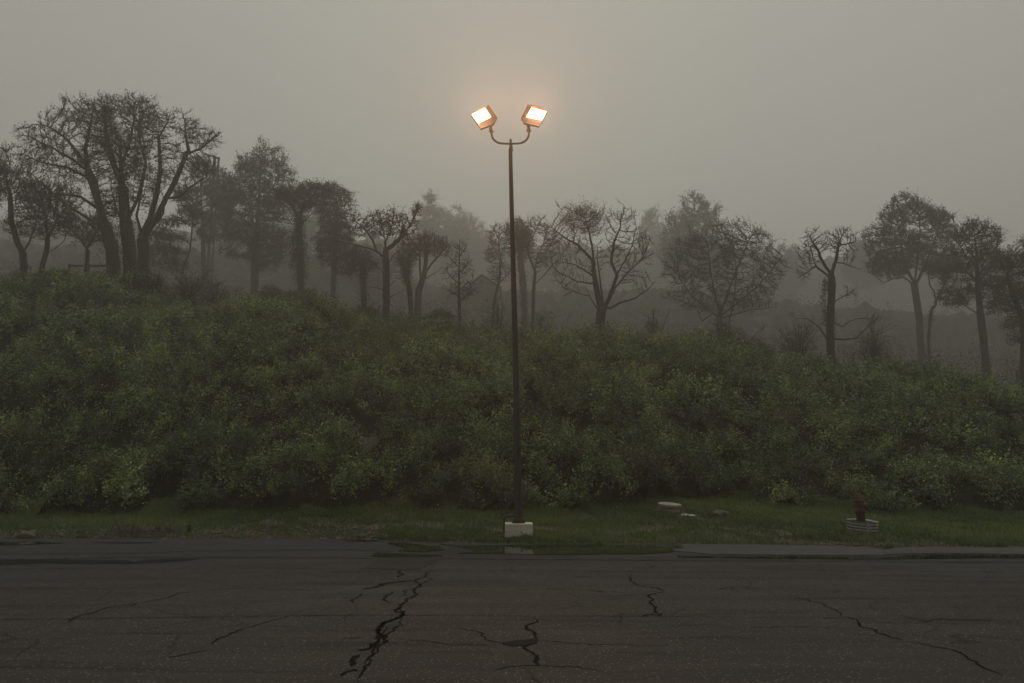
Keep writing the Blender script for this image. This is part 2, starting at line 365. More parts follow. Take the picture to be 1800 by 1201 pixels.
for pts, w in [
    ([(772, 976), (760, 988), (745, 996), (708, 1003)], .045), ([(705, 1003), (709, 1011), (698, 1016)], .05),
    ([(725, 1019), (695, 1024), (660, 1033), (636, 1037)], .085), ([(692, 1040), (679, 1050), (686, 1060)], .04),
    ([(768, 1000), (748, 1012), (740, 1032), (716, 1058), (700, 1071), (708, 1080), (697, 1088), (672, 1097), (664, 1110), (666, 1125), (650, 1140), (628, 1145)], .05),
    ([(700, 1071), (708, 1080), (697, 1088), (670, 1099), (665, 1112), (664, 1128)], .05), ([(664, 1128), (650, 1140), (627, 1144)], .06),
    ([(634, 1151), (618, 1162), (617, 1172)], .05), ([(626, 1176), (612, 1181), (600, 1190)], .04),
    ([(702, 1085), (690, 1105), (674, 1130), (655, 1152), (640, 1178), (628, 1201)], .03), ([(690, 1098), (672, 1122), (662, 1148), (644, 1170)], .02),
    ([(750, 1013), (738, 1030), (722, 1052)], .02), ([(635, 1043), (628, 1052), (622, 1060)], .03),
    ([(1101, 1009), (1108, 1022), (1121, 1030), (1160, 1036), (1170, 1039)], .035), ([(1170, 1039), (1140, 1047), (1145, 1062), (1152, 1077), (1161, 1084)], .035),
    ([(1085, 1006), (1120, 1003), (1150, 995), (1135, 990)], .015), ([(1125, 1084), (1145, 1080), (1161, 1084)], .03),
    ([(939, 1085), (925, 1100), (926, 1107), (942, 1115), (945, 1126)], .035), ([(945, 1126), (925, 1136), (935, 1147), (945, 1160), (947, 1171)], .04),
    ([(805, 1104), (848, 1119), (880, 1130), (925, 1136)], .018), ([(866, 1181), (900, 1172), (947, 1170), (1000, 1172), (1065, 1181)], .015),
    ([(700, 1123), (800, 1134), (880, 1133)], .012), ([(945, 1126), (1050, 1134), (1180, 1133)], .01),
    ([(1380, 1050), (1420, 1055), (1450, 1065), (1470, 1073), (1482, 1084)], .022), ([(1482, 1084), (1506, 1089), (1513, 1103), (1540, 1107), (1562, 1119), (1600, 1128)], .03),
    ([(1600, 1128), (1640, 1137), (1676, 1143), (1700, 1158), (1725, 1172), (1765, 1190)], .026), ([(1506, 1089), (1570, 1096), (1640, 1090), (1740, 1091), (1800, 1096)], .012),
    ([(103, 1098), (140, 1083), (175, 1073), (220, 1064)], .03), ([(215, 1067), (270, 1056), (310, 1044), (345, 1039)], .022), ([(345, 1039), (420, 1034), (500, 1037), (600, 1036)], .010),
    ([(372, 1133), (400, 1119), (430, 1105)], .025), ([(430, 1105), (470, 1093), (525, 1079)], .012), ([(290, 1158), (330, 1150), (374, 1142)], .02),
    ([(1300, 1103), (1400, 1102), (1512, 1104)], .010), ([(1290, 1033), (1302, 1041)], .015), ([(1440, 993), (1452, 1006)], .012), ([(1000, 1047), (1140, 1045)], .014),
    ([(600, 1125), (640, 1122)], .02), ([(735, 1040), (880, 1040), (1000, 1037), (1140, 1047)], .012), ([(1180, 1101), (1260, 1099)], .012),
    ([(1200, 1037), (1390, 1033), (1500, 1042)], .010), ([(60, 1040), (180, 1034), (330, 1030)], .008)]:
    crack(pts, w)
for pts, w in [([(-100, 976), (260, 973), (330, 969), (600, 966), (690, 970)], .05), ([(-100, 985), (300, 980), (600, 981), (690, 984)], .05), ([(775, 983), (1200, 986), (1900, 990)], .055),
               ([(600, 1082), (1200, 1084), (1900, 1092)], .012), ([(-100, 1001), (600, 1000)], .012), ([(-100, 1092), (600, 1082)], .006),
               ([(740, 1003), (1200, 1006), (1900, 1018)], .018), ([(1000, 1014), (1900, 1024)], .012), ([(1300, 1000), (1900, 1008)], .02)]:
    crack(pts, w, .006, 5, False)
import mathutils
def fan(P, mi):
    """triangulate a ragged ground outline"""
    P = np.asarray(P); tri = mathutils.geometry.tessellate_polygon([[Vector(p) for p in P]])
    t = np.array(tri)
    a, b, c = P[t[:, 0]], P[t[:, 1]], P[t[:, 2]]
    up = np.cross(b - a, c - a)[:, 2] > 0
    t[~up] = t[~up][:, ::-1]
    return P, t, mi
def area(pts, mi, z, amp=.06, n=3):
    P, t, _ = fan(ragged([(*G(a, b)[:2], z) for a, b in pts], amp, n), mi); road.add(P, t, mi)
area([(640, 1000), (655, 990), (672, 982), (720, 979), (775, 980), (770, 986), (752, 994), (738, 1001), (708, 1003)], 2, .008, .05)
for pts in [[(228, 991), (250, 985), (290, 983), (352, 982), (340, 985), (300, 988)], [(-100, 988), (60, 984), (230, 986), (240, 992), (80, 990), (-100, 999)],
            [(882, 1130), (920, 1126), (942, 1123), (946, 1128), (936, 1134), (905, 1137), (884, 1134)], [(150, 954), (220, 953), (282, 954), (230, 956)]]:
    area(pts, 3, .006, .05)
ro = road.build('road', [M['asphalt'], M['crack'], M['patch'], M['damp']], smooth=False); tag(ro, kind='structure')

# paved gutter strip along the verge and the water standing in it
gs = MB()
gx = np.array([p[0] for p in [G(1150, 960), G(1200, 960), G(1350, 962), G(1500, 966), G(1560, 972), G(1600, 966), G(1900, 968), G(2600, 975)]])
t_px = [(1185, 958.6), (1250, 959), (1350, 960), (1450, 961.5), (1520, 964), (1545, 967), (1552, 970), (1575, 965.5), (1650, 963.5), (1800, 965.5), (2600, 972)]
b_px = [(1185, 969), (1250, 975), (1350, 976), (1450, 976.5), (1520, 977), (1545, 976.5), (1560, 975.5), (1590, 974), (1650, 973), (1800, 975), (2600, 982)]
A_ = np.array([G(*a) for a in t_px]); B_ = np.array([G(*a) for a in b_px]); A_[:, 2] = .03; B_[:, 2] = .012
def dense(P, k=14):
    s = np.arange(len(P)); t = np.linspace(0, len(P) - 1, k * (len(P) - 1) + 1)
    Q = np.stack([np.interp(t, s, P[:, c]) for c in range(3)], 1); Q[:, 1] += rng.normal(size=len(Q)) * .018; return Q
A_, B_ = dense(A_), dense(B_); n = len(A_); i = np.arange(n - 1)
L1, L2 = A_.copy(), B_.copy(); L1[:, 2] = -.05; L2[:, 2] = -.05
gs.add(np.concatenate((B_, A_, L2, L1)), [np.stack((i, i + 1, i + 1 + n, i + n), 1), np.stack((i + 2 * n, i + 2 * n + 1, i + 1, i), 1)])
tag(gs.build('gutter', M['strip'], smooth=False), kind='structure')
def puddle(pts, z=.010, amp=.05):
    mb = MB(); P, t, _ = fan(ragged([(*G(a, b)[:2], z) for a, b in pts], amp, 4), 0); mb.add(P, t)
    return tag(mb.build('puddle', M['water'], smooth=False), kind='structure')
puddle([(772, 957), (800, 960), (1000, 958.5), (1150, 960), (1182, 963), (1186, 970), (1120, 975), (1000, 976), (900, 974), (800, 974), (840, 970), (815, 964)])
puddle([(682, 954), (720, 956), (772, 961), (780, 968), (740, 971), (700, 970), (712, 964), (690, 959)])
puddle([(660, 972), (700, 974), (778, 977), (740, 980), (668, 980), (650, 978)])
puddle([(1190, 977), (1300, 978), (1560, 980), (1600, 976), (1700, 975.5), (1860, 977), (1850, 982), (1700, 982), (1560, 984), (1300, 982), (1190, 980)], .009, .02)
puddle([(600, 948.5), (650, 949), (668, 952), (620, 953)])
puddle([(-60, 954), (60, 952), (120, 955), (20, 959), (-60, 960)])

# ------------------------------------------------------------------ undergrowth on the bank
GX0, GX1, GY0, GY1, RES = -52.0, 52.0, 20.0, 62.0, .125
gxx = np.arange(GX0, GX1, RES); gyy = np.arange(GY0, GY1, RES)
GXX, GYY = np.meshgrid(gxx, gyy)
H = np.zeros_like(GXX); KIND = np.zeros_like(GXX)
def stamp(cx, cy, r, h, k=0.0):
    i0, i1 = int((cx - r - GX0) / RES), int((cx + r - GX0) / RES) + 2; j0, j1 = int((cy - r - GY0) / RES), int((cy + r - GY0) / RES) + 2
    i0, j0 = max(i0, 0), max(j0, 0); i1, j1 = min(i1, len(gxx)), min(j1, len(gyy))
    if i0 >= i1 or j0 >= j1: return
    d = ((GXX[j0:j1, i0:i1] - cx) ** 2 + (GYY[j0:j1, i0:i1] - cy) ** 2) / r ** 2
    v = h * np.sqrt(np.clip(1 - d, 0, 1)); sub = H[j0:j1, i0:i1]; up = v > sub
    sub[up] = v[up]; KIND[j0:j1, i0:i1][up] = k
for _ in range(3000):
    x, y = rng.uniform(GX0, GX1), rng.uniform(GY0, GY1)
    r = rng.uniform(.3, 1.15) * (1 if rng.random() > .1 else 1.6); hh = rng.uniform(.5, 1.15) * r; kk_ = rng.uniform(0, 1)
    stamp(x, y, r, hh, kk_)
    for _q in range(3): stamp(x + rng.normal() * r * .6, y + rng.normal() * r * .5, r * rng.uniform(.3, .6), hh * rng.uniform(.8, 1.25), kk_)
for _ in range(9000):                                            # small tufts riding on the mounds
    x, y = rng.uniform(GX0 + 1, GX1 - 1), rng.uniform(GY0 + .5, GY1 - .5)
    h0 = H[int((y - GY0) / RES), int((x - GX0) / RES)]
    r = rng.uniform(.16, .45); stamp(x, y, r, h0 + r * rng.uniform(.5, 1.3), rng.uniform(0, 1))
def samp(A, x, y):
    i = np.clip(((x - GX0) / RES), 0, len(gxx) - 2); j = np.clip(((y - GY0) / RES), 0, len(gyy) - 2)
    i0, j0 = i.astype(int), j.astype(int); u, v = i - i0, j - j0
    return A[j0, i0] * (1 - u) * (1 - v) + A[j0, i0 + 1] * u * (1 - v) + A[j0 + 1, i0] * (1 - u) * v + A[j0 + 1, i0 + 1] * u * v
def baseY(x): return np.maximum(np.interp(x, BX, BY), edgeY(x) + 2)
def bushH(x, y):
    ramp_ = np.clip((y - baseY(x) - .25 * np.sin(x * 3.1) - .3 * np.sin(x * 1.13)) / .75 + .5, 0, 1) ** .5
    wx_, wy_ = x + .34 * np.sin(2.1 * y + 1.3 * x) + .16 * np.sin(5.3 * y - 2 * x), y + .3 * np.sin(1.7 * x - .9 * y) + .13 * np.sin(6.1 * x + 1.1)
    return samp(H, wx_, wy_) * ramp_ * (.8 + .2 * np.sin(x * .4))
def surf(x, y): return terrain(x, y) + bushH(x, y)
SURF = surf(GXX, GYY)
gy_, gx_ = np.gradient(SURF, RES)
slope = np.sqrt(1 + gx_ ** 2 + gy_ ** 2)
dist = np.sqrt(GXX ** 2 + GYY ** 2)
inside = (GYY > baseY(GXX) - .38) & (np.abs(GXX) < GYY * .80 + 4)
yc_ = np.interp(GXX, CX, CYY)
def boxblur(A, k):
    for ax_ in (0, 1):
        P_ = np.concatenate((np.repeat(A.take([0], ax_), k, ax_), A, np.repeat(A.take([-1], ax_), k, ax_)), ax_)
        c_ = np.cumsum(P_, ax_); n_ = A.shape[ax_]
        A = (c_.take(range(2 * k, 2 * k + n_), ax_) - c_.take(range(0, n_), ax_)) / (2 * k)
    return A
relief = np.clip(.42 + (SURF - boxblur(SURF, 4)) / .09, .03, 1.3)
w_ = relief * slope * inside * (22 / dist) ** 1.55 * np.where(GYY > yc_ + 4, .30, 1) * np.where(np.abs(GXX) > GYY * .68 + 1, .4, 1)
pr = (w_ / w_.sum()).ravel()
NS = 82000
pick = rng.choice(len(pr), NS, p=pr)
sx = GXX.ravel()[pick] + rng.uniform(-.5, .5, NS) * RES; sy = GYY.ravel()[pick] + rng.uniform(-.5, .5, NS) * RES
sz = surf(sx, sy)
nrm = np.stack((-samp(gx_, sx, sy), -samp(gy_, sx, sy), np.ones(NS)), 1); nrm /= np.linalg.norm(nrm, axis=1, keepdims=True)
sd = np.sqrt(sx ** 2 + sy ** 2)
sc_leaf = .074 * (sd / 22) ** .8
sc_leaf = sc_leaf * (1 + .28 * np.sin(sx * .83 + 1.3 * np.sin(sy * .6)) * np.sin(sy * .9 + sx * .35) + .22 * (samp(KIND, sx, sy) - .5))
PER = 11
depth = rng.exponential(.06, NS) - .05
cen = np.stack((sx, sy, sz), 1) - nrm * depth[:, None]
spr = np.repeat(cen, PER, 0); ns = np.repeat(nrm, PER, 0); ls = np.repeat(sc_leaf, PER)
axis_ = ns * .6 + np.array((0, 0, .6)) + rng.normal(size=(NS, 3)).repeat(PER, 0) * .45
along = rng.uniform(-.1, .22, NS * PER)[:, None] * (ls / .058)[:, None] ** .6
spr = spr + axis_ * along + rng.normal(size=(NS * PER, 3)) * (.045 * (ls / .058) ** .7)[:, None]
tone = np.clip(samp(KIND, sx, sy) * .55 + rng.uniform(-.2, .55, NS), 0, 1)
tone = np.clip(np.repeat(tone, PER) + rng.normal(size=NS * PER) * .14, 0, 1)
ug = MB()
step = 2
ii = np.arange(0, len(gyy), step); jj = np.arange(0, len(gxx), step)
SX, SY = GXX[np.ix_(ii, jj)], GYY[np.ix_(ii, jj)]
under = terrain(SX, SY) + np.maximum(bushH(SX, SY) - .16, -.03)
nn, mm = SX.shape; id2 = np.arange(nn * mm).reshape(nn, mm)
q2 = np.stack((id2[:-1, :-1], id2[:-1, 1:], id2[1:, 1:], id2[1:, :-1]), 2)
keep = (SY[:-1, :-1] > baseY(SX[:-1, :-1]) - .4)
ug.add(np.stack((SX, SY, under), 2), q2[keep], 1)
sprN = nrm * .7 + rng.normal(size=(NS, 3)) * .75; sprN /= np.linalg.norm(sprN, axis=1, keepdims=True)
leaves(ug, spr, ls, up=.25, out=np.repeat(sprN, PER, 0) * 1.5, tone=tone)
arc = rng.choice(NS, 900, replace=False)
for a_ in arc:
    p0 = np.array((sx[a_], sy[a_], sz[a_] - .1)); d_ = rng.normal(size=3) * .35; d_[2] = .35 + abs(d_[2]); k_ = sd[a_] / 30; ln_ = rng.uniform(.3, .9)
    tube(ug, [p0, p0 + d_ * ln_ * .6, p0 + d_ * ln_ + (0, 0, -.04), p0 + d_ * ln_ * 1.3 + (0, 0, -.22 * ln_)], np.array((.008, .007, .005, .002)) * k_, 3, 2, False)
m, nt, N, L, p = mat('stem_litter'); v = coords(N, L); n1 = noise(N, L, 5, 4, v)  # shell under the leaves: shade inside the bushes put into a dark stem-brown colour
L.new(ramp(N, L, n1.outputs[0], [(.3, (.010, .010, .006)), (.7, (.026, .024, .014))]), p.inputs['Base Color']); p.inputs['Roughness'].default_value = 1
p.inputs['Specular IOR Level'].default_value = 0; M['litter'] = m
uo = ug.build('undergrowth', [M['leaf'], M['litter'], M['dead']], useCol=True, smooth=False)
tag(uo, 'dense tangled leafy green undergrowth covering the whole steep bank', 'undergrowth', kind='stuff')

# ------------------------------------------------------------------ grass on the verge
NB = 230000
x = rng.uniform(-21, 22, NB * 2); ye = edgeY(x); yb = baseY(x)
y = ye + rng.uniform(-.04, 1, NB * 2) * (yb + .7 - ye)
pat = np.sin(x * 1.7 + 3 * np.sin(y * 1.1)) * np.sin(y * 2.3 + x * .6) + .6 * np.sin(x * 5.1 + y * 3.7)
leftdirt = (x < -3.2) & (y < ye + .75 + .25 * np.sin(x * 1.3))
midrow = (np.abs(y - ye - 1.15 - .15 * np.sin(x * 2)) < .33) & (pat > .0) & (x > -7) & (x < 7)
keep = ~(leftdirt & (rng.random(NB * 2) < .80)) & ~(midrow & (rng.random(NB * 2) < .86)) & ~((pat < -.95) & (rng.random(NB * 2) < .6))
hyd = W(1515, 925, 18.4); hyd_x = W(1515, 926, 19.0)[0]; keep &= ~((np.abs(x - hyd[0] + .5) < 1.7) & (y < ye + .35) & (rng.random(NB * 2) < .8))
hr2 = (x - hyd_x) ** 2 + (y - 19.0) ** 2; keep &= (hr2 > .36 ** 2) & ~((np.abs(x - hyd_x) < .4) & (y < 19) & (y > 18.2) & (rng.random(NB * 2) < .45))
rc = W(1177.5, 897, 21.2); keep &= ~((np.abs(x - rc[0]) < .42) & (y < 21.6) & (y > 20.5) & (rng.random(NB * 2) < .75)) & ~((np.abs(x - W(1210, 903, 20.6)[0]) < .3) & (np.abs(y - 20.5) < .4) & (rng.random(NB * 2) < .7))
x, y = x[keep][:NB], y[keep][:NB]; n = len(x)
z = terrain(x, y) - .01
tall = .055 + .05 * (pat[keep][:n] > .5) + .03 * rng.random(n) + .11 * (rng.random(n) < .03) + .08 * np.clip((y - yb[keep][:n] + .8), 0, 1)
a = rng.uniform(0, 2 * np.pi, n); wv = np.stack((np.cos(a), np.sin(a), 0 * a), 1) * (.006 + .004 * rng.random(n))[:, None]
lean = np.stack((rng.normal(size=n), rng.normal(size=n), 0 * a), 1) * (tall * .38)[:, None]
P0 = np.stack((x, y, z), 1); tip = P0 + lean + np.stack((0 * a, 0 * a, tall), 1); midp = P0 + lean * .35 + np.stack((0 * a, 0 * a, tall * .6), 1)
V = np.stack((P0 - wv, P0 + wv, midp + wv * .8, tip, midp - wv * .8), 1).reshape(-1, 3)
f3 = np.array([(2, 3, 4)]); f4 = np.array([(0, 1, 2, 4)]); o5 = (np.arange(n) * 5)[:, None, None]
gt = np.clip(.45 + .3 * np.sin(x * .7 + y) + rng.normal(size=n) * .25, 0, 1)
gm = MB().add(V, [(f4[None] + o5).reshape(-1, 4), (f3[None] + o5).reshape(-1, 3)], 0, np.repeat(gt, 5))
# broad weeds among the grass
wx = rng.uniform(-19, 20, 900); wy = edgeY(wx) + rng.uniform(0, .9, 900) ** 1.3 * 1.6 + .02
wk = (rng.random(900) < np.where(wx < -3, .9, .35)); wx, wy = wx[wk], wy[wk]
wc = np.stack((wx, wy, terrain(wx, wy) + .03), 1).repeat(9, 0) + rng.normal(size=(len(wx) * 9, 3)) * np.array((.07, .06, .025))
leaves(gm, wc, .05, up=1.2, tone=np.clip(rng.normal(.8, .2, len(wc)), 0, 1))
tag(gm.build('grass', M['grass'], useCol=True, smooth=False), 'short green grass of the verge between road and bank', 'grass', kind='stuff')

# litter of asphalt crumbs and dead leaves where the verge breaks up
rb = MB()
def pebble(mb, c, s, mi=0):
    V = np.array([(1, 0, 0), (-1, 0, 0), (0, 1, 0), (0, -1, 0), (0, 0, .6), (0, 0, -.4)]) * s * rng.uniform(.6, 1.3, (6, 1))
    an = rng.uniform(0, 6.28); Rm = np.array([(math.cos(an), -math.sin(an), 0), (math.sin(an), math.cos(an), 0), (0, 0, 1)])
    mb.add(V @ Rm.T + c, np.array([(0, 2, 4), (2, 1, 4), (1, 3, 4), (3, 0, 4), (2, 0, 5), (1, 2, 5), (3, 1, 5), (0, 3, 5)]), mi)
for _ in range(1500):
    x = rng.uniform(-15.5, -2.2) if rng.random() < .82 else rng.uniform(5.5, 9.5)
    y = edgeY(x) + abs(rng.normal()) * (.38 if x < 0 else .18) - .08
    pebble(rb, np.array((x, y, max(terrain(x, y), 0) + .012)), rng.uniform(.012, .04) * (1 + (rng.random() < .06)), int(rng.random() < .35))
for _ in range(260):
    x = rng.uniform(-12, -3.5); y = edgeY(x) + .72 + .16 * rng.normal()
    pebble(rb, np.array((x, y, terrain(x, y) + .02)), rng.uniform(.03, .07), 0)
lx_ = np.where(rng.random(1500) < .75, rng.uniform(-15.5, -1, 1500), rng.uniform(-1, 11, 1500)); ly_ = edgeY(lx_) + np.abs(rng.normal(size=1500)) * .42 - .12
leaves(rb, np.stack((lx_, ly_, np.maximum(terrain(lx_, ly_), 0) + .02), 1), .055, up=2.2, mi=1)
tag(rb.build('rubble', [M['stone'], M['leaflitter']], smooth=False), 'crumbled asphalt and dead leaves along the broken edge of the road', 'rubble', kind='stuff')

# ------------------------------------------------------------------ street lamp
LD = 18.9
foot_c = np.array((W(912, 948, LD)[0], LD, 0)); Lz = terrain(foot_c[0], LD)
lamp = empty('street_lamp', (foot_c[0], LD, float(Lz)), 'tall brown pole with two lit orange floodlights on a white concrete block', 'street lamp')
LO = np.array((foot_c[0], LD, float(Lz)))
def lp(px, py, dy=0): return W(px, py, LD + .3 + dy) - LO
mb = MB(); hw = .325
zt = W(912, 921, LD - .3)[2] - LO[2]
box(mb, (-hw, -.3, -.25), (hw, .3, zt), jit=.004); fo = bevel(mb.build('concrete_footing', M['white'], lamp, smooth=False), .018)
PR = LO + (0, 0, 0)
top = lp(898, 262, -.3) ; b0 = np.array((0.0, 0.0, zt)); b0[0] = lp(911.5, 915, -.3)[0]
top[1] = 0
# fluted square pole: rounded square section with a groove in each face
def pole_ring(c, hw_, dirz=None):
    pr = []
    for k in range(4):
        an = k * math.pi / 2 + R(8)
        for (a, b) in ((-.86, 1), (-.25, 1), (-.13, .80), (.13, .80), (.25, 1), (.86, 1), (1, .86)):
            x, y = a * hw_, -b * hw_
            pr.append((c[0] + x * math.cos(an) - y * math.sin(an), c[1] + x * math.sin(an) + y * math.cos(an), c[2]))
    return pr
mb = MB(); rings = []
for s in np.linspace(0, 1, 12):
    rings.append(pole_ring(b0 + (top - b0) * s + np.array((.012 * math.sin(s * 5), 0, 0)), .084 * (1 - s) + .042 * s))
K = len(rings[0]); i = np.arange(K); j = (i + 1) % K
mb.add(np.array(rings).reshape(-1, 3), [np.concatenate([np.stack((i + a * K, j + a * K, j + (a + 1) * K, i + (a + 1) * K), 1) for a in range(11)]), np.array([i + 11 * K])])
mb.build('pole', M['pole'], lamp, smooth=False)
mb = MB()
box(mb, (-.15, -.15, 0), (.15, .15, .022), c=b0)
for sx_ in (-1, 1):
    for sy_ in (-1, 1):
        lathe(mb, [(.03, .024), (.03, .05), (.016, .052), (.016, .085), (.001, .088)], b0 + (sx_ * .115, sy_ * .115, 0), 6)
box(mb, (-.12, -.12, .022), (.12, .12, .10), c=b0)
bevel(mb.build('base_plate', M['steel'], lamp, smooth=False), .006)
# conduit: bent pipe rising from the left of the block into the pole
mb = MB(); cz = zt + .155
tube(mb, [(-.345, .05, -.2), (-.34, .05, zt), (-.335, .05, cz - .05), (-.32, .05, cz - .01), (-.29, .05, cz), (-.05, .03, cz)], .022, 10)
tube(mb, [(-.34, .05, cz - .02), (-.34, .05, cz - .10)], .034, 10); tube(mb, [(-.27, .05, cz), (-.16, .04, cz)], .03, 10)
mb.build('conduit', M['steel'], lamp)
# tenon, collar and the U-shaped bracket
mb = MB()
ax = lambda px, py: (lp(px, py, -.3) * np.array((1, 0, 1)))
tube(mb, [ax(898, 266), ax(898, 252), ax(897.5, 245)], [.042, .032, .030], 12)
for py, r in ((258.5, .048), (261, .04), (263.5, .055), (265, .05)):
    c = ax(898, py); lathe(mb, [(r, -.008), (r, .012)], c, 12)
for s_ in (-1, 1):
    tube(mb, [ax(898, 263) + (s_ * .03, -.0, 0), ax(898, 263) + (s_ * .065, 0, 0)], .008, 6)
mb.build('pole_collar', M['pole'], lamp)
mb = MB()
armpx = [(864, 232), (864, 237), (866, 243), (870, 248), (876, 251.5), (884, 252.5), (897, 253), (911, 252.5), (919, 251), (925, 247), (928.5, 241), (929.5, 236), (929.5, 230)]
ap = np.array([ax(*a) for a in armpx]); t = np.linspace(0, len(ap) - 1, 60)
ap = np.stack([np.interp(t, np.arange(len(ap)), ap[:, c]) for c in range(3)], 1)
kern = np.ones(5) / 5; sm = ap.copy()
for c in range(3): sm[2:-2, c] = np.convolve(ap[:, c], kern, 'valid')
tube(mb, sm, .026, 12); mb.build('bracket_arm', M['pole'], lamp)
# floodlights: outline corners as seen, each head turned outward; depth built behind
def flood(outl, lens, fit, yaw, dy0):
    def hp(p, d): q = lp(p[0], p[1], -.3 + d); return q
    c0 = np.mean([hp(p, 0) for p in outl], 0)
    # tilt the face: one side further away
    def plane(p, d=0):
        q = hp(p, 0); off = (q[0] - c0[0]) * math.tan(yaw) + (q[2] - c0[2]) * .30 + d + dy0
        return W(p[0], p[1], LD + off) - LO
    O = [plane(p) for p in outl]; Ln = [plane(p, .035) for p in lens]
    mid = np.mean(O, 0); k = len(O)
    mb = MB()
    back1 = [mid + (o - mid) * .96 + np.array((0, .13, 0)) for o in O]
    back2 = [mid + (o - mid) * .62 + np.array((0, .27, .02)) for o in O]
    rim = [mid + (o - mid) * .985 + np.array((0, -.006, 0)) for o in O]
    kk = len(Ln)
    # nearest lens corner for each outline corner gives the sloping reflector walls
    V = O + back1 + back2; i = list(range(k)); 
    F4 = [(a, (a + 1) % k, (a + 1) % k + k, a + k) for a in i] + [(a + k, (a + 1) % k + k, (a + 1) % k + 2 * k, a + 2 * k) for a in i]
    mb.add(V, [np.array(F4)[:, ::-1], np.array([[a + 2 * k for a in i]])])
    # front flange: outline to a small inner lip
    lip = [mid + (o - mid) * .95 for o in O]; lip = [l + np.array((0, .004, 0)) for l in lip]
    mb.add(O + lip, np.array([(a, a + k, (a + 1) % k + k, (a + 1) % k) for a in i]))
    # reflector walls, lip -> lens (outline has k corners, lens 4)
    mp = fit
    V = lip + Ln; tri = []; quad = []
    for a in i:
        b = (a + 1) % k; la, lb = mp[a], mp[b]
        if la == lb: tri.append((a, b, k + la))
        else: quad.append((a, b, k + lb, k + la))
    mb.add(V, [np.array(quad)] + ([np.array(tri)] if tri else []))
    h = mb.build('floodlight_housing', M['housing'], lamp, smooth=False)
    s = h.modifiers.new('solid', 'SOLIDIFY'); s.thickness = .006; s.offset = 0
    le = MB(); lm = np.mean(Ln, 0)
    e = [lm + (q - lm) * 1.0 + np.array((0, -.004, 0)) for q in Ln]
    le.add(e, np.array([(0, 1, 2, 3)])); lo = le.build('lens', M['lens'], h, smooth=False)
    s = lo.modifiers.new('solid', 'SOLIDIFY'); s.thickness = .004; s.offset = 0
    return h, mid
hl, ml = flood([(827.5, 201.5), (840, 192.5), (858.5, 184.5), (874, 207), (868.5, 217), (845, 226)], [(829.5, 201.5), (853, 190.5), (863, 206), (841, 217)], [0, 0, 1, 2, 2, 3], .25, -.05)
hr, mr = flood([(916, 207.5), (927.5, 184), (946, 187), (962.5, 196), (948.5, 221.5), (921, 216)], [(925, 206), (934.5, 189.5), (960.5, 196.5), (953, 212)], [0, 1, 1, 2, 3, 0], -.25, -.05)
for hd, a, b, s_ in ((hl, (862, 220), (864, 233), 1), (hr, (928.5, 219), (929.5, 232), -1)):
    mb = MB(); A0, B0 = ax(*a), ax(*b)
    A0 = A0 + (0, .05, 0)
    tube(mb, [B0, B0 * .6 + A0 * .4, A0], [.034, .040, .030], 10)
    d = (A0 - B0)
    for t_ in (.05, .28, .5, .82):
        c = B0 + d * t_; lathe(mb, [(.05, -.007), (.05, .007)], c, 8)
    tube(mb, [B0 + d * .15 - (.07, 0, 0), B0 + d * .15 + (.07, 0, 0)], .009, 6)
    tube(mb, [A0 - (.045, 0, 0), A0 + (.045, 0, 0)], .03, 8)
    mb.build('knuckle', M['pole'], hd)

# ------------------------------------------------------------------ hydrant in its corrugated collar
HD = 19.0
hc = W(1515, 926, HD); hz = float(terrain(hc[0], HD)); 
gtop = W(1515, 915, HD)[2]
col_ = empty('corrugated_collar', (hc[0], HD, hz), 'round corrugated galvanised steel ring set in the grass around the red hydrant', 'collar')
mb = MB(); prof = []
for z_ in np.linspace(-.18, gtop - hz, 40): prof.append((.335 + .014 * math.cos((z_ - gtop + hz) * 2 * math.pi / .068), z_))
inn = [(r - .012, z_) for r, z_ in prof[::-1]]
ang = np.arange(40) * 2 * np.pi / 40; pf = np.array(prof + inn + [prof[0]])
V = np.stack((pf[:, 0][:, None] * np.cos(ang), pf[:, 0][:, None] * np.sin(ang), np.repeat(pf[:, 1][:, None], 40, 1)), 2).reshape(-1, 3)
i = np.arange(40); j = (i + 1) % 40
mb.add(V, np.concatenate([np.stack((i + a * 40, j + a * 40, j + (a + 1) * 40, i + (a + 1) * 40), 1) for a in range(len(pf) - 1)]))
ring = mb.build('ring', M['galv'], col_); ring.rotation_euler = (R(4), R(3.2), 0)
mb = MB(); box(mb, (-.03, -.352, .0), (.03, -.338, gtop - hz - .02)); 
mb.build('lap_seam', M['galv'], col_, smooth=False)
mb = MB(); lathe(mb, [(.30, -.1), (.315, gtop - hz - .085), (.2, gtop - hz - .05), (.01, gtop - hz - .05)], (0, 0, 0), 24); mb.build('gravel_fill', M['soil'], col_)

hyd = empty('fire_hydrant', (hc[0], HD + .02, gtop - .10), 'rusty dark red fire hydrant leaning slightly inside the corrugated ring', 'hydrant')
hyd.rotation_euler = (0, R(-2.2), 0)
U = 0.0128                                    # metres per photo pixel here
hH = W(1512, 864.5, HD)[2] - gtop + .10       # top of operating nut above the origin
def Z(py): return hH * (915 + 7.8 - py) / (915 + 7.8 - 864.5)
mb = MB()
lathe(mb, [(.098, 0), (.098, Z(903)), (.104, Z(902.5)), (.104, Z(901.5)), (.092, Z(900.5)), (.085, Z(899)), (.083, Z(882)), (.088, Z(881))], k=28)
mb.build('barrel', M['rust'], hyd)
mb = MB()
lathe(mb, [(.118, Z(902.4)), (.118, Z(900.8))], k=28)
lathe(mb, [(.118, Z(900.6)), (.118, Z(899)), (.10, Z(897.6)), (.086, Z(896.5))], k=28)
for k in range(8):
    an = k * math.pi / 4 + .2
    lathe(mb, [(.012, Z(903.4)), (.012, Z(898.3))], (math.cos(an) * .107, math.sin(an) * .107, 0), 6)
mb.build('base_flange', M['rustdark'], hyd)
mb = MB()
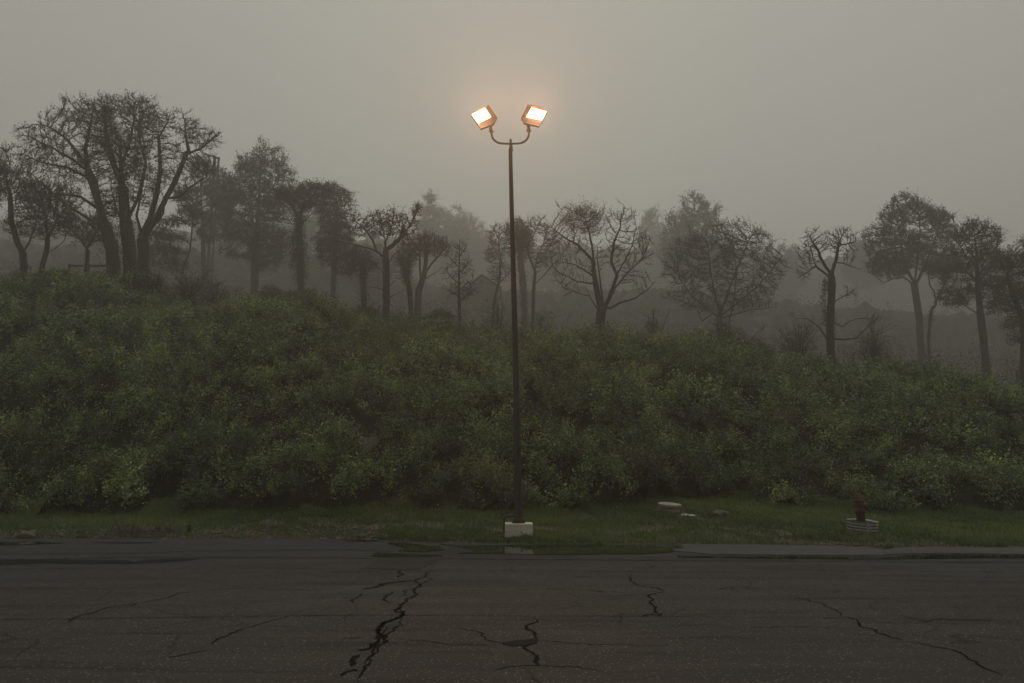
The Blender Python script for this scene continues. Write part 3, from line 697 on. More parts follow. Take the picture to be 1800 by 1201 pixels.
lathe(mb, [(.102, Z(881.5)), (.104, Z(879.4)), (.088, Z(878.6)), (.086, Z(876)), (.074, Z(870)), (.052, Z(867)), (.034, Z(866.4)), (.01, Z(866.3))], k=28)
bn = mb.build('bonnet', M['rust'], hyd)
mb = MB(); lathe(mb, [(.040, Z(866.6)), (.042, Z(865.6)), (.03, Z(865.2)), (.026, Z(863.8)), (.018, Z(863.5))], k=5); mb.build('operating_nut', M['rustdark'], bn, smooth=False)
def nozzle(direction, r, ln, z_, matk='rust'):
    d = Vector(direction).normalized(); Rm = d.to_track_quat('Z', 'Y').to_matrix()
    c = np.array((0, 0, z_)); mb = MB()
    lathe(mb, [(r, .05), (r, ln * .55)], c, 20, Rm)
    nz = mb.build('nozzle', M['rustdark'], hyd)
    mb = MB()
    lathe(mb, [(r * 1.22, ln * .55), (r * 1.25, ln * .62), (r * 1.25, ln * .8), (r * 1.1, ln * .9), (r * .4, ln * .94)], c, 20, Rm)
    lathe(mb, [(r * .32, ln * .92), (r * .30, ln * 1.18)], c, 5, Rm)
    mb.build('cap', M[matk], nz)
nozzle((1, -.45, 0), .052, .185, Z(889)); nozzle((-.2, -1, 0), .04, .15, Z(888), 'rustdark'); nozzle((-.45, 1, 0), .04, .15, Z(888))

# ------------------------------------------------------------------ concrete riser with lid, broken stone, rock
MD = 21.2
mc = W(1177.5, 897, MD); mz = float(terrain(mc[0], MD)); 
lid_t = W(1177.5, 886.5, MD)[2]
mh = empty('concrete_riser', (mc[0], MD, mz), 'round pale concrete lid tilted on a low round riser in the grass', 'riser')
mb = MB(); lathe(mb, [(.225, -.15), (.225, lid_t - mz - .075)], (.03, 0, 0), 32, wob=.004); mb.build('drum', M['conc'], mh)
mb = MB(); lathe(mb, [(.285, -.045), (.300, -.035), (.302, .025), (.292, .034), (.05, .036), (.01, .036)], (0, 0, 0), 36, wob=.004)
ld = mb.build('lid', M['conc'], mh); ld.location = (0, 0, lid_t - mz - .02); ld.rotation_euler = (R(5), R(3.5), 0)
def rock(name, px, py, D, sx_, sy_, sz_, matr, label, rot=0, sub=3, seed=0, hole=False, cat='rock'):
    c = W(px, py, D); z_ = float(terrain(c[0], D))
    import bmesh
    bm = bmesh.new(); bmesh.ops.create_icosphere(bm, subdivisions=sub, radius=1)
    r_ = np.random.default_rng(seed); ks = r_.normal(size=(9, 3)) * 1.6; ph = r_.uniform(0, 6, 9); am = r_.uniform(.03, .09, 9)
    pl = [(r_.normal(size=3), r_.uniform(.72, .92)) for _ in range(9)]; pl = [(a / np.linalg.norm(a), b) for a, b in pl]
    for v in bm.verts:
        q = np.array(v.co)
        for a, b in pl:
            e = q @ a - b
            if e > 0: q = q - a * e
        q = q * (1 + sum(am[t] * math.sin(ks[t] @ q * 1.5 + ph[t]) for t in range(9)) + r_.normal() * .012)
        if hole and q[2] > 0 and q[0] ** 2 + q[1] ** 2 < .35: q[2] *= .15
        v.co = (q[0] * sx_, q[1] * sy_, q[2] * sz_)
    me = bpy.data.meshes.new(name); bm.to_mesh(me); bm.free(); me.materials.append(matr)
    o = put(bpy.data.objects.new(name, me)); o.location = (c[0], D, z_ + sz_ * .45); o.rotation_euler = (0, rot, .3)
    return tag(o, label, cat)
rock('broken_stone', 1210, 903, 20.6, .19, .20, .045, M['pale'], 'flat pale broken stone with a hollow middle beside the concrete lid', R(5), 4, 3, True, 'stone')
rock('rock', 1269, 903, 20.7, .24, .15, .10, M['stone'], 'dark rounded rock lying alone on the mown grass', R(9), 3, 5)
rock('rock', 48, 941, 19.6, .24, .16, .15, M['leaflitter'], 'brown lumpy rock by the road edge at the far left', R(14), 3, 8)
rock('rock', 289, 937, 19.3, .12, .09, .05, M['stone'], 'small grey flat rock below the heap of dead branches', 0, 2, 11)
rock('rock', 378, 921, 19.9, .16, .10, .05, M['stone'], 'dark slab of rock just right of the dry weed', R(-4), 2, 14)

# heap of dead branches, dry weed, small weeds
def twigs(mb, c, n, spread, ln, r, up=.5, k=5):
    for _ in range(n):
        p = c + rng.normal(size=3) * spread; d = rng.normal(size=3); d[2] = abs(d[2]) * up + .05; d /= np.linalg.norm(d)
        l = ln * rng.uniform(.4, 1.2); b = rng.normal(size=3) * .35
        P = [p + d * l * t + b * l * t * t * .7 * (1 if rng.random() > .1 else -1) for t in np.linspace(0, 1, 5)]
        for q in P: q[2] = max(q[2], c[2] - spread[2] * .5)
        tube(mb, P, np.linspace(r, r * .3, 5), k)
cb = W(235, 925, 19.9); cb[2] = terrain(cb[0], 19.9) + .05
mb = MB(); twigs(mb, cb, 60, np.array((.75, .12, .03)), .45, .010, .5); twigs(mb, cb + (.45, 0, 0), 35, np.array((.3, .12, .04)), .42, .009, .9)
tube(mb, [cb + (-.3, 0, 0), cb + (-.42, 0, .22), cb + (-.56, 0, .42)], [.02, .014, .005], 6); tube(mb, [cb + (-.95, 0, 0), cb + (-1.08, 0, .25)], [.012, .003], 6)
tag(mb.build('branch_heap', M['dead'], origin=None), 'low heap of dead dark branches on the verge at left', 'branch heap')
def weed(px, py, D, h, n, w, label, matk='bush', stem=True, name='weed'):
    c = W(px, py, D); c[2] = max(float(terrain(c[0], D)), 0)
    root = empty(name, c, label, 'weed'); mb, lf = MB(), MB(); pts = []
    for _ in range(n):
        d = np.array((rng.normal() * w, rng.normal() * w * .6, h * rng.uniform(.5, 1.1)))
        P = [d * t + np.array((0, 0, -.02)) for t in (0, .35, .7, 1)]; tube(mb, P, [.006, .005, .003, .002], 4)
        for t in np.linspace(.2, 1, 7): pts.append(d * t + rng.normal(size=3) * .015)
    leaves(lf, np.array(pts).repeat(3, 0) + rng.normal(size=(len(pts) * 3, 3)) * .02, .04, asp=.4)
    mb.build('stem', M['dead'], root); lf.build('foliage', M[matk], root, useCol=True, smooth=False)
weed(333, 926, 19.9, .34, 16, .06, 'upright dry shrubby weed right of the dead branches'); weed(1190, 968, 17.1, .13, 9, .12, 'small leafy weed at the edge of the long puddle')
weed(1566, 968, 17.1, .11, 9, .09, 'small leafy weed in the gap of the gutter below the hydrant'); weed(1496, 940, 18.4, .10, 9, .12, 'low leafy weed in front of the corrugated ring')
weed(780, 953, 18.6, .08, 10, .16, 'low weed on the road edge left of the white block')

# ------------------------------------------------------------------ trees: space colonisation inside the crown seen in the photo
def grow(chains, att, step, infl, kill, iters=90, gn=.18, trop=(0, 0, .05)):
    nodes, par, gmin = [], [], []
    for ci, ch in enumerate(chains):
        att_to = -1
        if nodes:
            d = np.linalg.norm(np.array(nodes) - ch[0], axis=1); att_to = int(d.argmin())
        prev = att_to; ch = np.asarray(ch, float)
        seg = np.linalg.norm(np.diff(ch, axis=0), axis=1); tot = seg.sum(); n_ = max(2, int(tot / step)); cs = np.concatenate(([0], np.cumsum(seg)))
        Q = np.stack([np.interp(np.linspace(0, tot, n_ + 1), cs, ch[:, c]) for c in range(3)], 1)
        Q[1:] += rng.normal(size=Q[1:].shape) * step * .05
        for k in range(0 if att_to < 0 else 1, len(Q)):
            nodes.append(Q[k]); par.append(prev); prev = len(nodes) - 1; gmin.append((1 - .88 * (k / len(Q)) ** 1.3) if ci == 0 else .27 * (1 - .8 * k / len(Q)) * min(1, .35 + tot / 6))
    nodes = [np.array(q) for q in nodes]; nguide = len(nodes)
    P = np.array(nodes); A = att.copy()
    D = np.full(len(A), 1e9); I = np.zeros(len(A), int)
    def upd(newP, base):
        for s0 in range(0, len(newP), 400):
            blk = newP[s0:s0 + 400]; d = np.linalg.norm(A[:, None] - blk[None], axis=2); k = d.argmin(1); dm = d[np.arange(len(A)), k]
            b = dm < D; D[b] = dm[b]; I[b] = k[b] + base + s0
    upd(P, 0)
    for it in range(iters):
        al = D > kill; A, D, I = A[al], D[al], I[al]
        if len(A) == 0: break
        act = D < infl
        if not act.any():
            act = D < D.min() * 1.15
        u = A[act] - P[I[act]]; u /= np.linalg.norm(u, axis=1, keepdims=True)
        ids, inv = np.unique(I[act], return_inverse=True)
        S = np.zeros((len(ids), 3)); np.add.at(S, inv, u)
        S /= np.linalg.norm(S, axis=1, keepdims=True) + 1e-6; S += rng.normal(size=S.shape) * gn + np.array(trop)
        S /= np.linalg.norm(S, axis=1, keepdims=True) + 1e-6
        NP = P[ids] + S * step; base = len(P)
        P = np.concatenate((P, NP)); par += list(ids); upd(NP, base)
    return P, np.array(par), np.concatenate((gmin, np.zeros(len(P) - nguide)))
def skeleton_mesh(mb, P, par, rt, tip, gm):
    n = len(P); kids = np.zeros(n, int); np.add.at(kids, par[par >= 0], 1)
    order = np.arange(n)[::-1]; cnt = np.zeros(n)
    tips = kids == 0; cnt[tips] = 1
    for i in order:
        if par[i] >= 0: cnt[par[i]] += cnt[i]
    e = math.log(max(rt / tip, 1.5)) / math.log(max(cnt[0], 3)); r = np.maximum(rt * (cnt / cnt[0]) ** .8, tip * np.minimum(cnt, 6) ** .4); r = np.maximum(r, gm * rt)
    for i in range(1, n):
        if par[i] >= 0: r[i] = min(r[i], r[par[i]])
    main = np.full(n, -1); best = np.zeros(n)
    for i in range(n):
        p_ = par[i]
        if p_ >= 0 and cnt[i] > best[p_]: best[p_] = cnt[i]; main[p_] = i
    d = np.zeros((n, 3)); e_ = np.arange(n)[par >= 0]; d[e_] = P[e_] - P[par[e_]]; root = np.where(par < 0)[0]
    for q in root: d[q] = d[main[q]] if main[q] >= 0 else (0, 0, 1)
    dd = d.copy(); has = main >= 0; dd[has] = d[has] + d[main[has]]
    ismain = main[par[e_]] == e_
    da = np.where(ismain[:, None], dd[par[e_]], d[e_]); ra = np.where(ismain, r[par[e_]], np.minimum(r[e_] * 1.15, r[par[e_]]))
    thick = r[e_] > .05
    for msk, kk in ((thick, 8), (~thick, 4)):
        if msk.any(): frusta(mb, P[par[e_[msk]]], P[e_[msk]], ra[msk], r[e_[msk]], da[msk], dd[e_[msk]], kk)
    return r, kids
def crown_pts(blobs, D, n, dep=.75, seed=None, shell=0):
    """attractors inside ellipsoids given as photo pixels (cx, cy, rx, ry[, depth offset])"""
    wts = np.array([b[2] * b[3] for b in blobs], float); wts /= wts.sum(); out = []
    s = D / F
    for b, w in zip(blobs, wts):
        m_ = max(8, int(n * w)); c = W(b[0], b[1], D + (b[4] if len(b) > 4 else 0))
        q = rng.normal(size=(m_, 3)); q /= np.linalg.norm(q, axis=1, keepdims=True); q *= rng.random(m_)[:, None] ** (1 / 3 if not shell else 1 / 6)
        q *= np.where(rng.random(m_) < .16, rng.uniform(1.0, 1.38, m_), 1)[:, None]
        kf = rng.normal(size=(5, 3)) * 2.6; pf = rng.uniform(0, 6.3, 5); fld = np.sin(q @ kf.T + pf).sum(1); q = q[fld > -1.15]
        out.append(c + q * np.array((b[2] * s, (b[2] + b[3]) / 2 * s * dep, b[3] * s)))
    return np.concatenate(out)
def tree(name, D, trunk, limbs, blobs, r, natt, nleaf, label, leaf=.11, ivy=(), step=None, clump=.16, group=None, dens=1.0, gn=.09, tip=None, kill=None, cat='tree', lm='crown', tw=1.0, trop=(0, 0, .10), dep=.75, shell=0, depthj=1.2):
    s = D / F
    base = W(trunk[0][0], trunk[0][1], D); gz = float(terrain(base[0], D)); org = np.array((base[0], D, gz))
    t0 = W(*trunk[0], D)
    ch0 = [W(a, b, D) for a, b in trunk]
    if gz < ch0[0][2] - .2: ch0 = [np.array((ch0[0][0], D, gz - .3))] + ch0
    else: ch0[0][2] = min(ch0[0][2], gz) - .3
    chains = [ch0]
    for lb in limbs:
        off = rng.normal() * depthj * .0 + (depthj * rng.uniform(-1, 1))
        chains.append([W(a, b, D + off * k / max(1, len(lb) - 1)) for k, (a, b) in enumerate(lb)])
    att = crown_pts(blobs, D, int(natt * 1.7), dep, shell=shell)
    size = np.mean([b[2] + b[3] for b in blobs]) * s
    st = (step or max(.16, size * .055)) * .82
    P, par, ng = grow([[q for q in c] for c in chains], att, st, st * 9, kill or st * 1.6, gn=gn, trop=trop)
    root = empty(name, org, label, cat, group)
    mb = MB(); tp = tip or .0031 * D / 10
    rr, kids = skeleton_mesh(mb, P - org, par, r, tp, ng); ng = int((ng > 0).sum())
    e_ = np.where((rr < tp * 3.2) & (np.arange(len(P)) >= ng) & (par >= 0))[0]
    if len(e_):
        e_ = rng.choice(e_, min(int(len(e_) * 1.8 * tw), 7000)); dv = P[e_] - P[par[e_]]; dv /= np.linalg.norm(dv, axis=1, keepdims=True) + 1e-9
        dv = dv + rng.normal(size=dv.shape) * .34 + np.array(trop) * 3; dv /= np.linalg.norm(dv, axis=1, keepdims=True)
        ln = (rng.uniform(.35, 1.0, len(e_)) * .0105 * D)[:, None]; q0 = P[e_] - org; q1 = q0 + dv * ln * .5 + rng.normal(size=dv.shape) * ln * .05; q2 = q1 + (dv + rng.normal(size=dv.shape) * .3 + (0, 0, .15)) * ln * .5
        frusta(mb, q0, q1, tp * .8, tp * .62, k=3); frusta(mb, q1, q2, tp * .62, tp * .3, k=3); TW = np.concatenate((q1, q2))
    mb.build('trunk', M['bark'], root)
    nleaf = int(nleaf * (1.1 if D < 90 else 1.4))
    fine = np.where((rr < tp * 2.6) & (np.arange(len(P)) >= ng))[0]; tipn = np.where(kids == 0)[0]
    if nleaf and len(tipn):
        nt_ = int(nleaf * .5); pw = np.exp(rng.normal(size=len(tipn)) * .8); pw /= pw.sum(); src = np.concatenate((rng.choice(tipn, nt_, p=pw), rng.choice(fine if len(fine) else tipn, nleaf - nt_)))
        C = P[src] - org + rng.normal(size=(nleaf, 3)) * clump
        if len(e_): hf = rng.random(nleaf) < .4; C[hf] = TW[rng.integers(0, len(TW), hf.sum())] + rng.normal(size=(hf.sum(), 3)) * clump * .5
        tn = np.clip(.5 + .25 * rng.normal(size=len(P))[src] + rng.normal(size=nleaf) * .12, 0, 1)
        lf = MB(); leaves(lf, C, leaf * D / 56, up=.3, asp=.62, tone=tn)
        for (pl, rad, cnt) in ivy:
            Q = np.array([W(a, b, D) for a, b in pl]) - org; t = rng.uniform(0, len(Q) - 1, cnt); i0 = t.astype(int).clip(0, len(Q) - 2)
            c = Q[i0] + (Q[i0 + 1] - Q[i0]) * (t - i0)[:, None]; lump = 1 + .5 * np.sin(t * 9 + 2) * np.sin(t * 4)
            leaves(lf, c + rng.normal(size=(cnt, 3)) * (rad * s * lump)[:, None] * .55, leaf * D / 50, up=.2)
        lf.build('crown', M[lm], root, useCol=True, smooth=False)
    return root

GB = 'trees standing along the top of the bank'
T = lambda *a, **k: tree(*a, group=GB, **k)
# the three great trunks at left whose crowns run together
T('oak_tree', 52, [(200, 474), (197, 440), (188, 408), (176, 370), (170, 330)], [
    [(192, 420), (170, 395), (140, 375), (105, 350), (70, 318), (48, 325)], [(186, 400), (168, 340), (155, 300), (150, 262), (157, 225), (163, 200)],
    [(172, 345), (165, 310), (130, 282), (95, 262), (60, 245)], [(158, 300), (140, 275), (118, 245), (85, 222), (55, 218)], [(165, 318), (120, 295), (70, 285), (38, 270)], [(180, 372), (140, 345), (90, 340), (50, 300), (30, 310)]],
  [(75, 240, 42, 28), (110, 215, 40, 26), (135, 195, 36, 32), (160, 215, 38, 40), (60, 275, 34, 30), (120, 280, 60, 45), (170, 270, 40, 50), (95, 320, 60, 28), (75, 350, 50, 20)],
  .42, 1900, 5600, 'large oak with limbs sweeping far left, leftmost of the three great trunks on the bank', leaf=.12, ivy=[([(200, 470), (190, 410), (176, 350)], 16, 1500)], clump=.15)
T('oak_tree', 53, [(229, 478), (228, 440), (222, 395), (216, 340), (212, 290), (212, 250)], [
    [(222, 390), (242, 350), (250, 320), (256, 285), (246, 250), (244, 215)], [(216, 330), (200, 290), (188, 250), (185, 210)], [(214, 290), (228, 250), (236, 210), (242, 185)], [(226, 410), (205, 370), (195, 330)]],
  [(200, 200, 40, 34), (235, 190, 40, 26), (255, 205, 26, 34), (215, 250, 42, 50), (190, 240, 32, 50), (245, 280, 30, 50), (200, 340, 40, 50), (180, 190, 26, 20)],
  .45, 1700, 7500, 'tall oak with thick straight trunk, middle one of the three great trunks on the bank', leaf=.12, ivy=[([(228, 475), (220, 390), (213, 300), (212, 240)], 18, 3500), ([(236, 300), (244, 250), (246, 210)], 9, 900)], clump=.15)
T('oak_tree', 51, [(252, 480), (253, 440), (250, 415), (262, 385)], [
    [(252, 420), (272, 388), (290, 352), (308, 318), (320, 290), (330, 265), (328, 240)], [(256, 405), (275, 392), (287, 375), (288, 350), (283, 335)], [(262, 390), (276, 340), (282, 300), (280, 262), (278, 230)],
    [(250, 415), (240, 380), (250, 330), (258, 290)], [(330, 270), (352, 262), (372, 245), (388, 232)], [(290, 350), (318, 345), (340, 325), (362, 312)], [(280, 240), (295, 215), (300, 195)], [(328, 250), (325, 215), (318, 190)]],
  [(325, 215, 24, 28), (345, 240, 28, 22), (372, 250, 18, 16), (350, 290, 32, 26), (300, 290, 26, 44), (275, 230, 30, 34), (295, 205, 12, 14), (318, 335, 20, 16), (262, 330, 20, 40), (375, 240, 14, 10)],
  .38, 1500, 4500, 'oak with one thick limb leaning right, rightmost of the three great trunks', leaf=.11, ivy=[([(252, 475), (256, 410), (275, 360), (281, 280)], 9, 1500)], clump=.13)
T('small_tree', 54, [(42, 466), (40, 445), (30, 425), (24, 405)], [[(40, 445), (52, 425), (60, 400), (66, 380)], [(30, 425), (20, 390), (18, 350)]],
  [(25, 340, 45, 60), (60, 380, 30, 36), (0, 300, 40, 50), (45, 400, 40, 22)], .24, 700, 3000, 'dark forked tree at the far left edge of the bank', leaf=.12)
T('small_tree', 54, [(74, 470), (82, 440), (84, 415), (80, 390)], [[(80, 448), (98, 436), (112, 425)], [(84, 420), (94, 400), (100, 385)]],
  [(90, 395, 40, 28), (70, 350, 40, 40), (110, 360, 36, 36)], .17, 700, 2600, 'slim tree curving upright with two thin stems, right of the forked tree at far left', leaf=.12)
T('small_tree', 56, [(152, 474), (154, 445), (152, 432)], [[(154, 440), (140, 420), (128, 408)], [(153, 436), (166, 415), (172, 402)]], [(150, 400, 46, 28), (125, 385, 30, 22), (165, 415, 26, 20)], .15, 600, 2200,
  'small round tree behind the wooden rail, left of the great oaks', leaf=.11)
T('layered_tree', 74, [(318, 500), (322, 470), (334, 440), (338, 400), (340, 360)], [[(330, 450), (300, 430), (270, 425)], [(335, 430), (300, 405), (275, 400)], [(338, 400), (312, 385), (290, 385)], [(326, 470), (300, 462), (280, 465)]],
  [(300, 390, 38, 9), (295, 415, 42, 10), (290, 440, 40, 10), (300, 465, 38, 12), (335, 380, 30, 18), (330, 350, 25, 20)], .13, 800, 7500, 'thin tree with flat layered foliage just right of the great oaks', leaf=.11, trop=(0, 0, 0))
T('slender_tree', 94, [(358, 490), (357, 430), (355, 370), (352, 320)], [[(357, 400), (380, 370), (392, 340)], [(356, 360), (340, 335), (325, 325)]], [(355, 310, 30, 34), (385, 345, 28, 34), (345, 350, 30, 24), (375, 390, 36, 40), (395, 320, 18, 18)], .26, 800, 9500,
  'straight slender pale tree below the twin flue pipes', leaf=.11)
T('leafy_tree', 84, [(448, 500), (448, 450), (452, 400), (456, 340), (458, 300), (461, 265)], [[(450, 400), (430, 360), (420, 320)], [(453, 360), (480, 330), (492, 295)], [(449, 430), (425, 400), (410, 370)], [(455, 340), (440, 310), (432, 285)]],
  [(461, 268, 14, 24), (435, 290, 22, 26), (488, 285, 20, 22), (460, 310, 44, 36), (420, 330, 32, 34), (500, 310, 22, 20), (440, 370, 48, 40), (480, 360, 36, 36), (425, 420, 45, 40), (470, 430, 40, 44)],
  .42, 2000, 21000, 'tall dense leafy tree with a pointed top left of the vine-covered trunk', leaf=.125, clump=.22)
T('ivy_tree', 68, [(529, 500), (528, 450), (525, 400), (524, 372)], [[(524, 385), (512, 355), (503, 335)], [(524, 380), (545, 350), (560, 330)], [(525, 400), (548, 375), (566, 360)]],
  [(512, 345, 20, 16), (545, 335, 26, 14), (575, 335, 18, 12), (530, 355, 28, 14), (495, 340, 14, 12)], .30, 700, 6500, 'thick vine-covered trunk with a small flat dark crown', leaf=.13,
  ivy=[([(529, 495), (526, 430), (524, 370)], 12, 3800), ([(516, 470), (514, 410)], 8, 500)])
T('ivy_tree', 74, [(586, 505), (588, 450), (592, 390), (590, 350)], [[(592, 390), (608, 360), (614, 340)], [(590, 370), (575, 345), (570, 330)], [(588, 430), (600, 405), (608, 385)]],
  [(590, 345, 30, 22), (606, 355, 18, 24), (570, 360, 22, 26), (590, 390, 32, 34), (585, 430, 34, 40)], .26, 900, 7500, 'rounded tree draped in hanging vines, right of the flat-crowned ivy trunk', leaf=.11, trop=(0, 0, -.12),
  ivy=[([(588, 500), (590, 420), (591, 360)], 12, 1800)])
T('small_oak', 47.5, [(679, 560), (679, 520), (679, 480), (678, 445), (677, 420)], [
    [(677, 455), (662, 442), (655, 422), (645, 408), (632, 395), (620, 385)], [(676, 452), (655, 438), (630, 432), (600, 425), (575, 422)], [(679, 440), (692, 430), (708, 415), (722, 395), (735, 370), (738, 362)],
    [(680, 470), (690, 450), (702, 440), (712, 430)], [(678, 425), (672, 402), (668, 388)], [(678, 425), (688, 400), (692, 378)], [(680, 508), (692, 495), (706, 488)], [(680, 525), (695, 518), (716, 508)], [(678, 512), (660, 505), (640, 504)], [(679, 490), (668, 472), (655, 465)]],
  [(648, 392, 26, 14), (625, 380, 12, 8), (675, 385, 26, 16), (700, 392, 24, 18), (732, 370, 12, 12), (722, 395, 14, 14), (668, 400, 34, 18), (700, 412, 30, 14), (640, 405, 26, 14), (692, 370, 5, 8)],
  .22, 1100, 3600, 'small dark spreading oak nearest the edge of the bank, left of the lamp pole', leaf=.12, clump=.10, dens=1)
T('ivy_tree', 60, [(640, 535), (638, 500), (636, 465), (635, 450)], [[(636, 460), (620, 470), (600, 485)], [(636, 455), (655, 460)]], [(630, 450, 26, 14), (610, 470, 20, 16), (652, 465, 16, 14)], .20, 350, 1700, 'broken ivy-wrapped stump behind the small dark oak', leaf=.11,
  ivy=[([(640, 530), (637, 450)], 8, 1500)])
T('forked_tree', 64, [(734, 545), (736, 510), (745, 485), (748, 465)], [[(740, 500), (738, 470), (738, 452)], [(747, 480), (760, 462), (780, 440), (790, 430)], [(745, 492), (765, 480), (778, 470)], [(748, 468), (750, 440), (745, 420)]],
  [(740, 435, 34, 20), (765, 430, 24, 16), (780, 440, 14, 14), (715, 440, 18, 18), (750, 420, 24, 10)], .28, 800, 2200, 'twiggy fork-trunked tree leaning right, between the dark oak and the house', leaf=.09)
T('ivy_tree', 57, [(722, 545), (720, 510), (714, 480), (716, 460)], [[(714, 480), (706, 465), (706, 455)]], [(712, 455, 18, 14)], .17, 200, 700, 'twisted vine-wrapped trunk just right of the small dark oak', leaf=.10, ivy=[([(722, 540), (718, 490), (716, 460)], 7, 1300), ([(712, 500), (706, 460)], 5, 500)])
T('young_tree', 52, [(808, 560), (807, 520), (807, 480), (808, 440), (808, 422)], [[(807, 510), (820, 500), (832, 490)], [(807, 500), (795, 488), (786, 480)], [(807, 480), (820, 468), (830, 455)], [(807, 470), (795, 458), (788, 450)], [(806, 520), (790, 510), (775, 507)], [(807, 530), (825, 515), (840, 505)], [(808, 450), (817, 438), (820, 430)]],
  [(808, 440, 14, 24), (808, 480, 26, 26), (812, 512, 28, 18)], .12, 800, 700, 'narrow nearly bare young tree in front of the pale house', leaf=.08, step=.2)
T('bare_tree', 68, [(937, 550), (938, 510), (941, 475), (944, 450)], [[(941, 480), (930, 450), (925, 430), (915, 405)], [(943, 455), (955, 430), (962, 405)], [(940, 500), (960, 480), (972, 465)], [(925, 440), (940, 410), (948, 390)]],
  [(945, 400, 26, 20), (962, 420, 20, 26), (920, 420, 22, 28), (950, 450, 26, 24), (968, 460, 12, 20)], .15, 1000, 1300, 'slim bare branching tree just right of the lamp pole', leaf=.08, step=.22)
T('bare_tree', 72, [(866, 560), (870, 525), (878, 490), (880, 455), (876, 420)], [[(880, 460), (870, 440), (862, 425)], [(880, 450), (892, 420), (886, 395)], [(876, 500), (895, 480), (905, 455)], [(876, 420), (868, 400), (862, 396)]],
  [(880, 420, 24, 26), (870, 450, 18, 22), (900, 430, 14, 30), (880, 480, 24, 20)], .13, 800, 900, 'slim bare branching tree just left of the lamp pole', leaf=.08, step=.22)
T('ivy_tree', 84, [(922, 545), (920, 500), (914, 450), (908, 410)], [[(914, 450), (922, 420), (925, 400)]], [(910, 410, 22, 24), (922, 430, 18, 26)], .34, 350, 2600, 'thick leaning pale trunk behind the lamp pole', leaf=.11, ivy=[([(921, 540), (914, 450)], 8, 900)])
T('bare_tree', 49.5, [(1053, 590), (1055, 565), (1056, 548), (1062, 540)], [
    [(1056, 545), (1048, 505), (1044, 480), (1042, 440), (1036, 410), (1028, 385)], [(1060, 538), (1056, 500), (1050, 460), (1050, 430)], [(1064, 538), (1076, 510), (1086, 480), (1100, 455), (1112, 430), (1118, 400)], [(1066, 536), (1082, 505), (1102, 480), (1125, 460), (1142, 440)],
    [(1068, 545), (1090, 532), (1115, 525), (1135, 512), (1152, 495)], [(1083, 482), (1075, 460), (1078, 430), (1090, 400)], [(1054, 550), (1040, 528), (1030, 505)], [(1044, 485), (1010, 465), (985, 460)], [(1030, 520), (1008, 512), (990, 520)], [(1048, 500), (1015, 495), (985, 480)], [(1044, 460), (1015, 430), (995, 420), (970, 400)]],
  [(1020, 390, 38, 26), (1015, 375, 40, 20), (1060, 390, 30, 30), (1095, 390, 30, 30), (1120, 420, 26, 26), (1135, 450, 18, 18), (1000, 430, 38, 26), (1090, 440, 30, 30), (1050, 450, 40, 30), (1000, 480, 36, 30), (975, 395, 14, 12), (1120, 490, 24, 16)],
  .30, 2700, 2000, 'wide spreading bare tree with thick low fork, right of the lamp pole', leaf=.085, step=.24, ivy=[([(990, 392), (1010, 372), (1035, 372), (1050, 385)], 16, 2600), ([(1000, 400), (1030, 395), (1045, 405)], 18, 2000), ([(1053, 590), (1056, 545)], 8, 300)], depthj=2)
T('round_tree', 64, [(1264, 600), (1265, 570), (1266, 548)], [[(1265, 560), (1240, 540), (1215, 520), (1195, 490)], [(1266, 552), (1255, 510), (1248, 470), (1245, 430)], [(1267, 550), (1285, 500), (1305, 450), (1320, 415)], [(1267, 555), (1300, 530), (1335, 500), (1360, 470), (1375, 450)], [(1280, 575), (1290, 530), (1295, 480), (1290, 430)], [(1266, 560), (1320, 545), (1365, 540)], [(1235, 570), (1225, 540), (1200, 530)]],
  [(1210, 460, 45, 50), (1250, 430, 50, 40), (1295, 420, 45, 36), (1330, 430, 34, 34), (1355, 470, 28, 34), (1290, 480, 60, 44), (1220, 510, 55, 36), (1330, 515, 46, 30), (1270, 530, 70, 24), (1365, 460, 14, 14)],
  .25, 2600, 19000, 'broad rounded tree with fine pale new leaves and low spreading limbs', leaf=.095, step=.27, clump=.17, depthj=2.5, tw=.6, lm='crown')
T('dead_tree', 48, [(1460, 610), (1459, 570), (1461, 530), (1463, 500), (1461, 480)], [
    [(1461, 490), (1450, 480), (1435, 470), (1428, 450)], [(1462, 482), (1452, 470), (1443, 455), (1438, 440)], [(1462, 480), (1470, 455), (1474, 430), (1480, 415), (1490, 400)], [(1430, 470), (1415, 482), (1400, 490)], [(1466, 462), (1480, 462), (1500, 470), (1515, 475)],
    [(1462, 540), (1470, 528), (1485, 520), (1500, 510)], [(1458, 595), (1480, 597), (1505, 595), (1520, 580), (1535, 565), (1550, 555)], [(1462, 565), (1480, 575), (1492, 565), (1510, 560)], [(1438, 440), (1428, 425), (1420, 410)], [(1474, 430), (1485, 430), (1505, 424)], [(1456, 600), (1440, 575), (1420, 560), (1400, 560)], [(1455, 520), (1456, 500), (1448, 488)]],
  [(1435, 430, 30, 28), (1425, 455, 24, 22), (1480, 420, 26, 22), (1495, 440, 14, 22), (1465, 425, 20, 20), (1412, 480, 14, 14), (1490, 515, 16, 12), (1535, 562, 16, 10)],
  .25, 1300, 350, 'gnarled leafless dead tree with one long low limb, standing right of centre', leaf=.10, step=.2, ivy=[([(1452, 575), (1448, 520), (1452, 490)], 7, 900), ([(1470, 425), (1474, 432)], 6, 160), ([(1462, 600), (1462, 550)], 7, 500)], gn=.16)
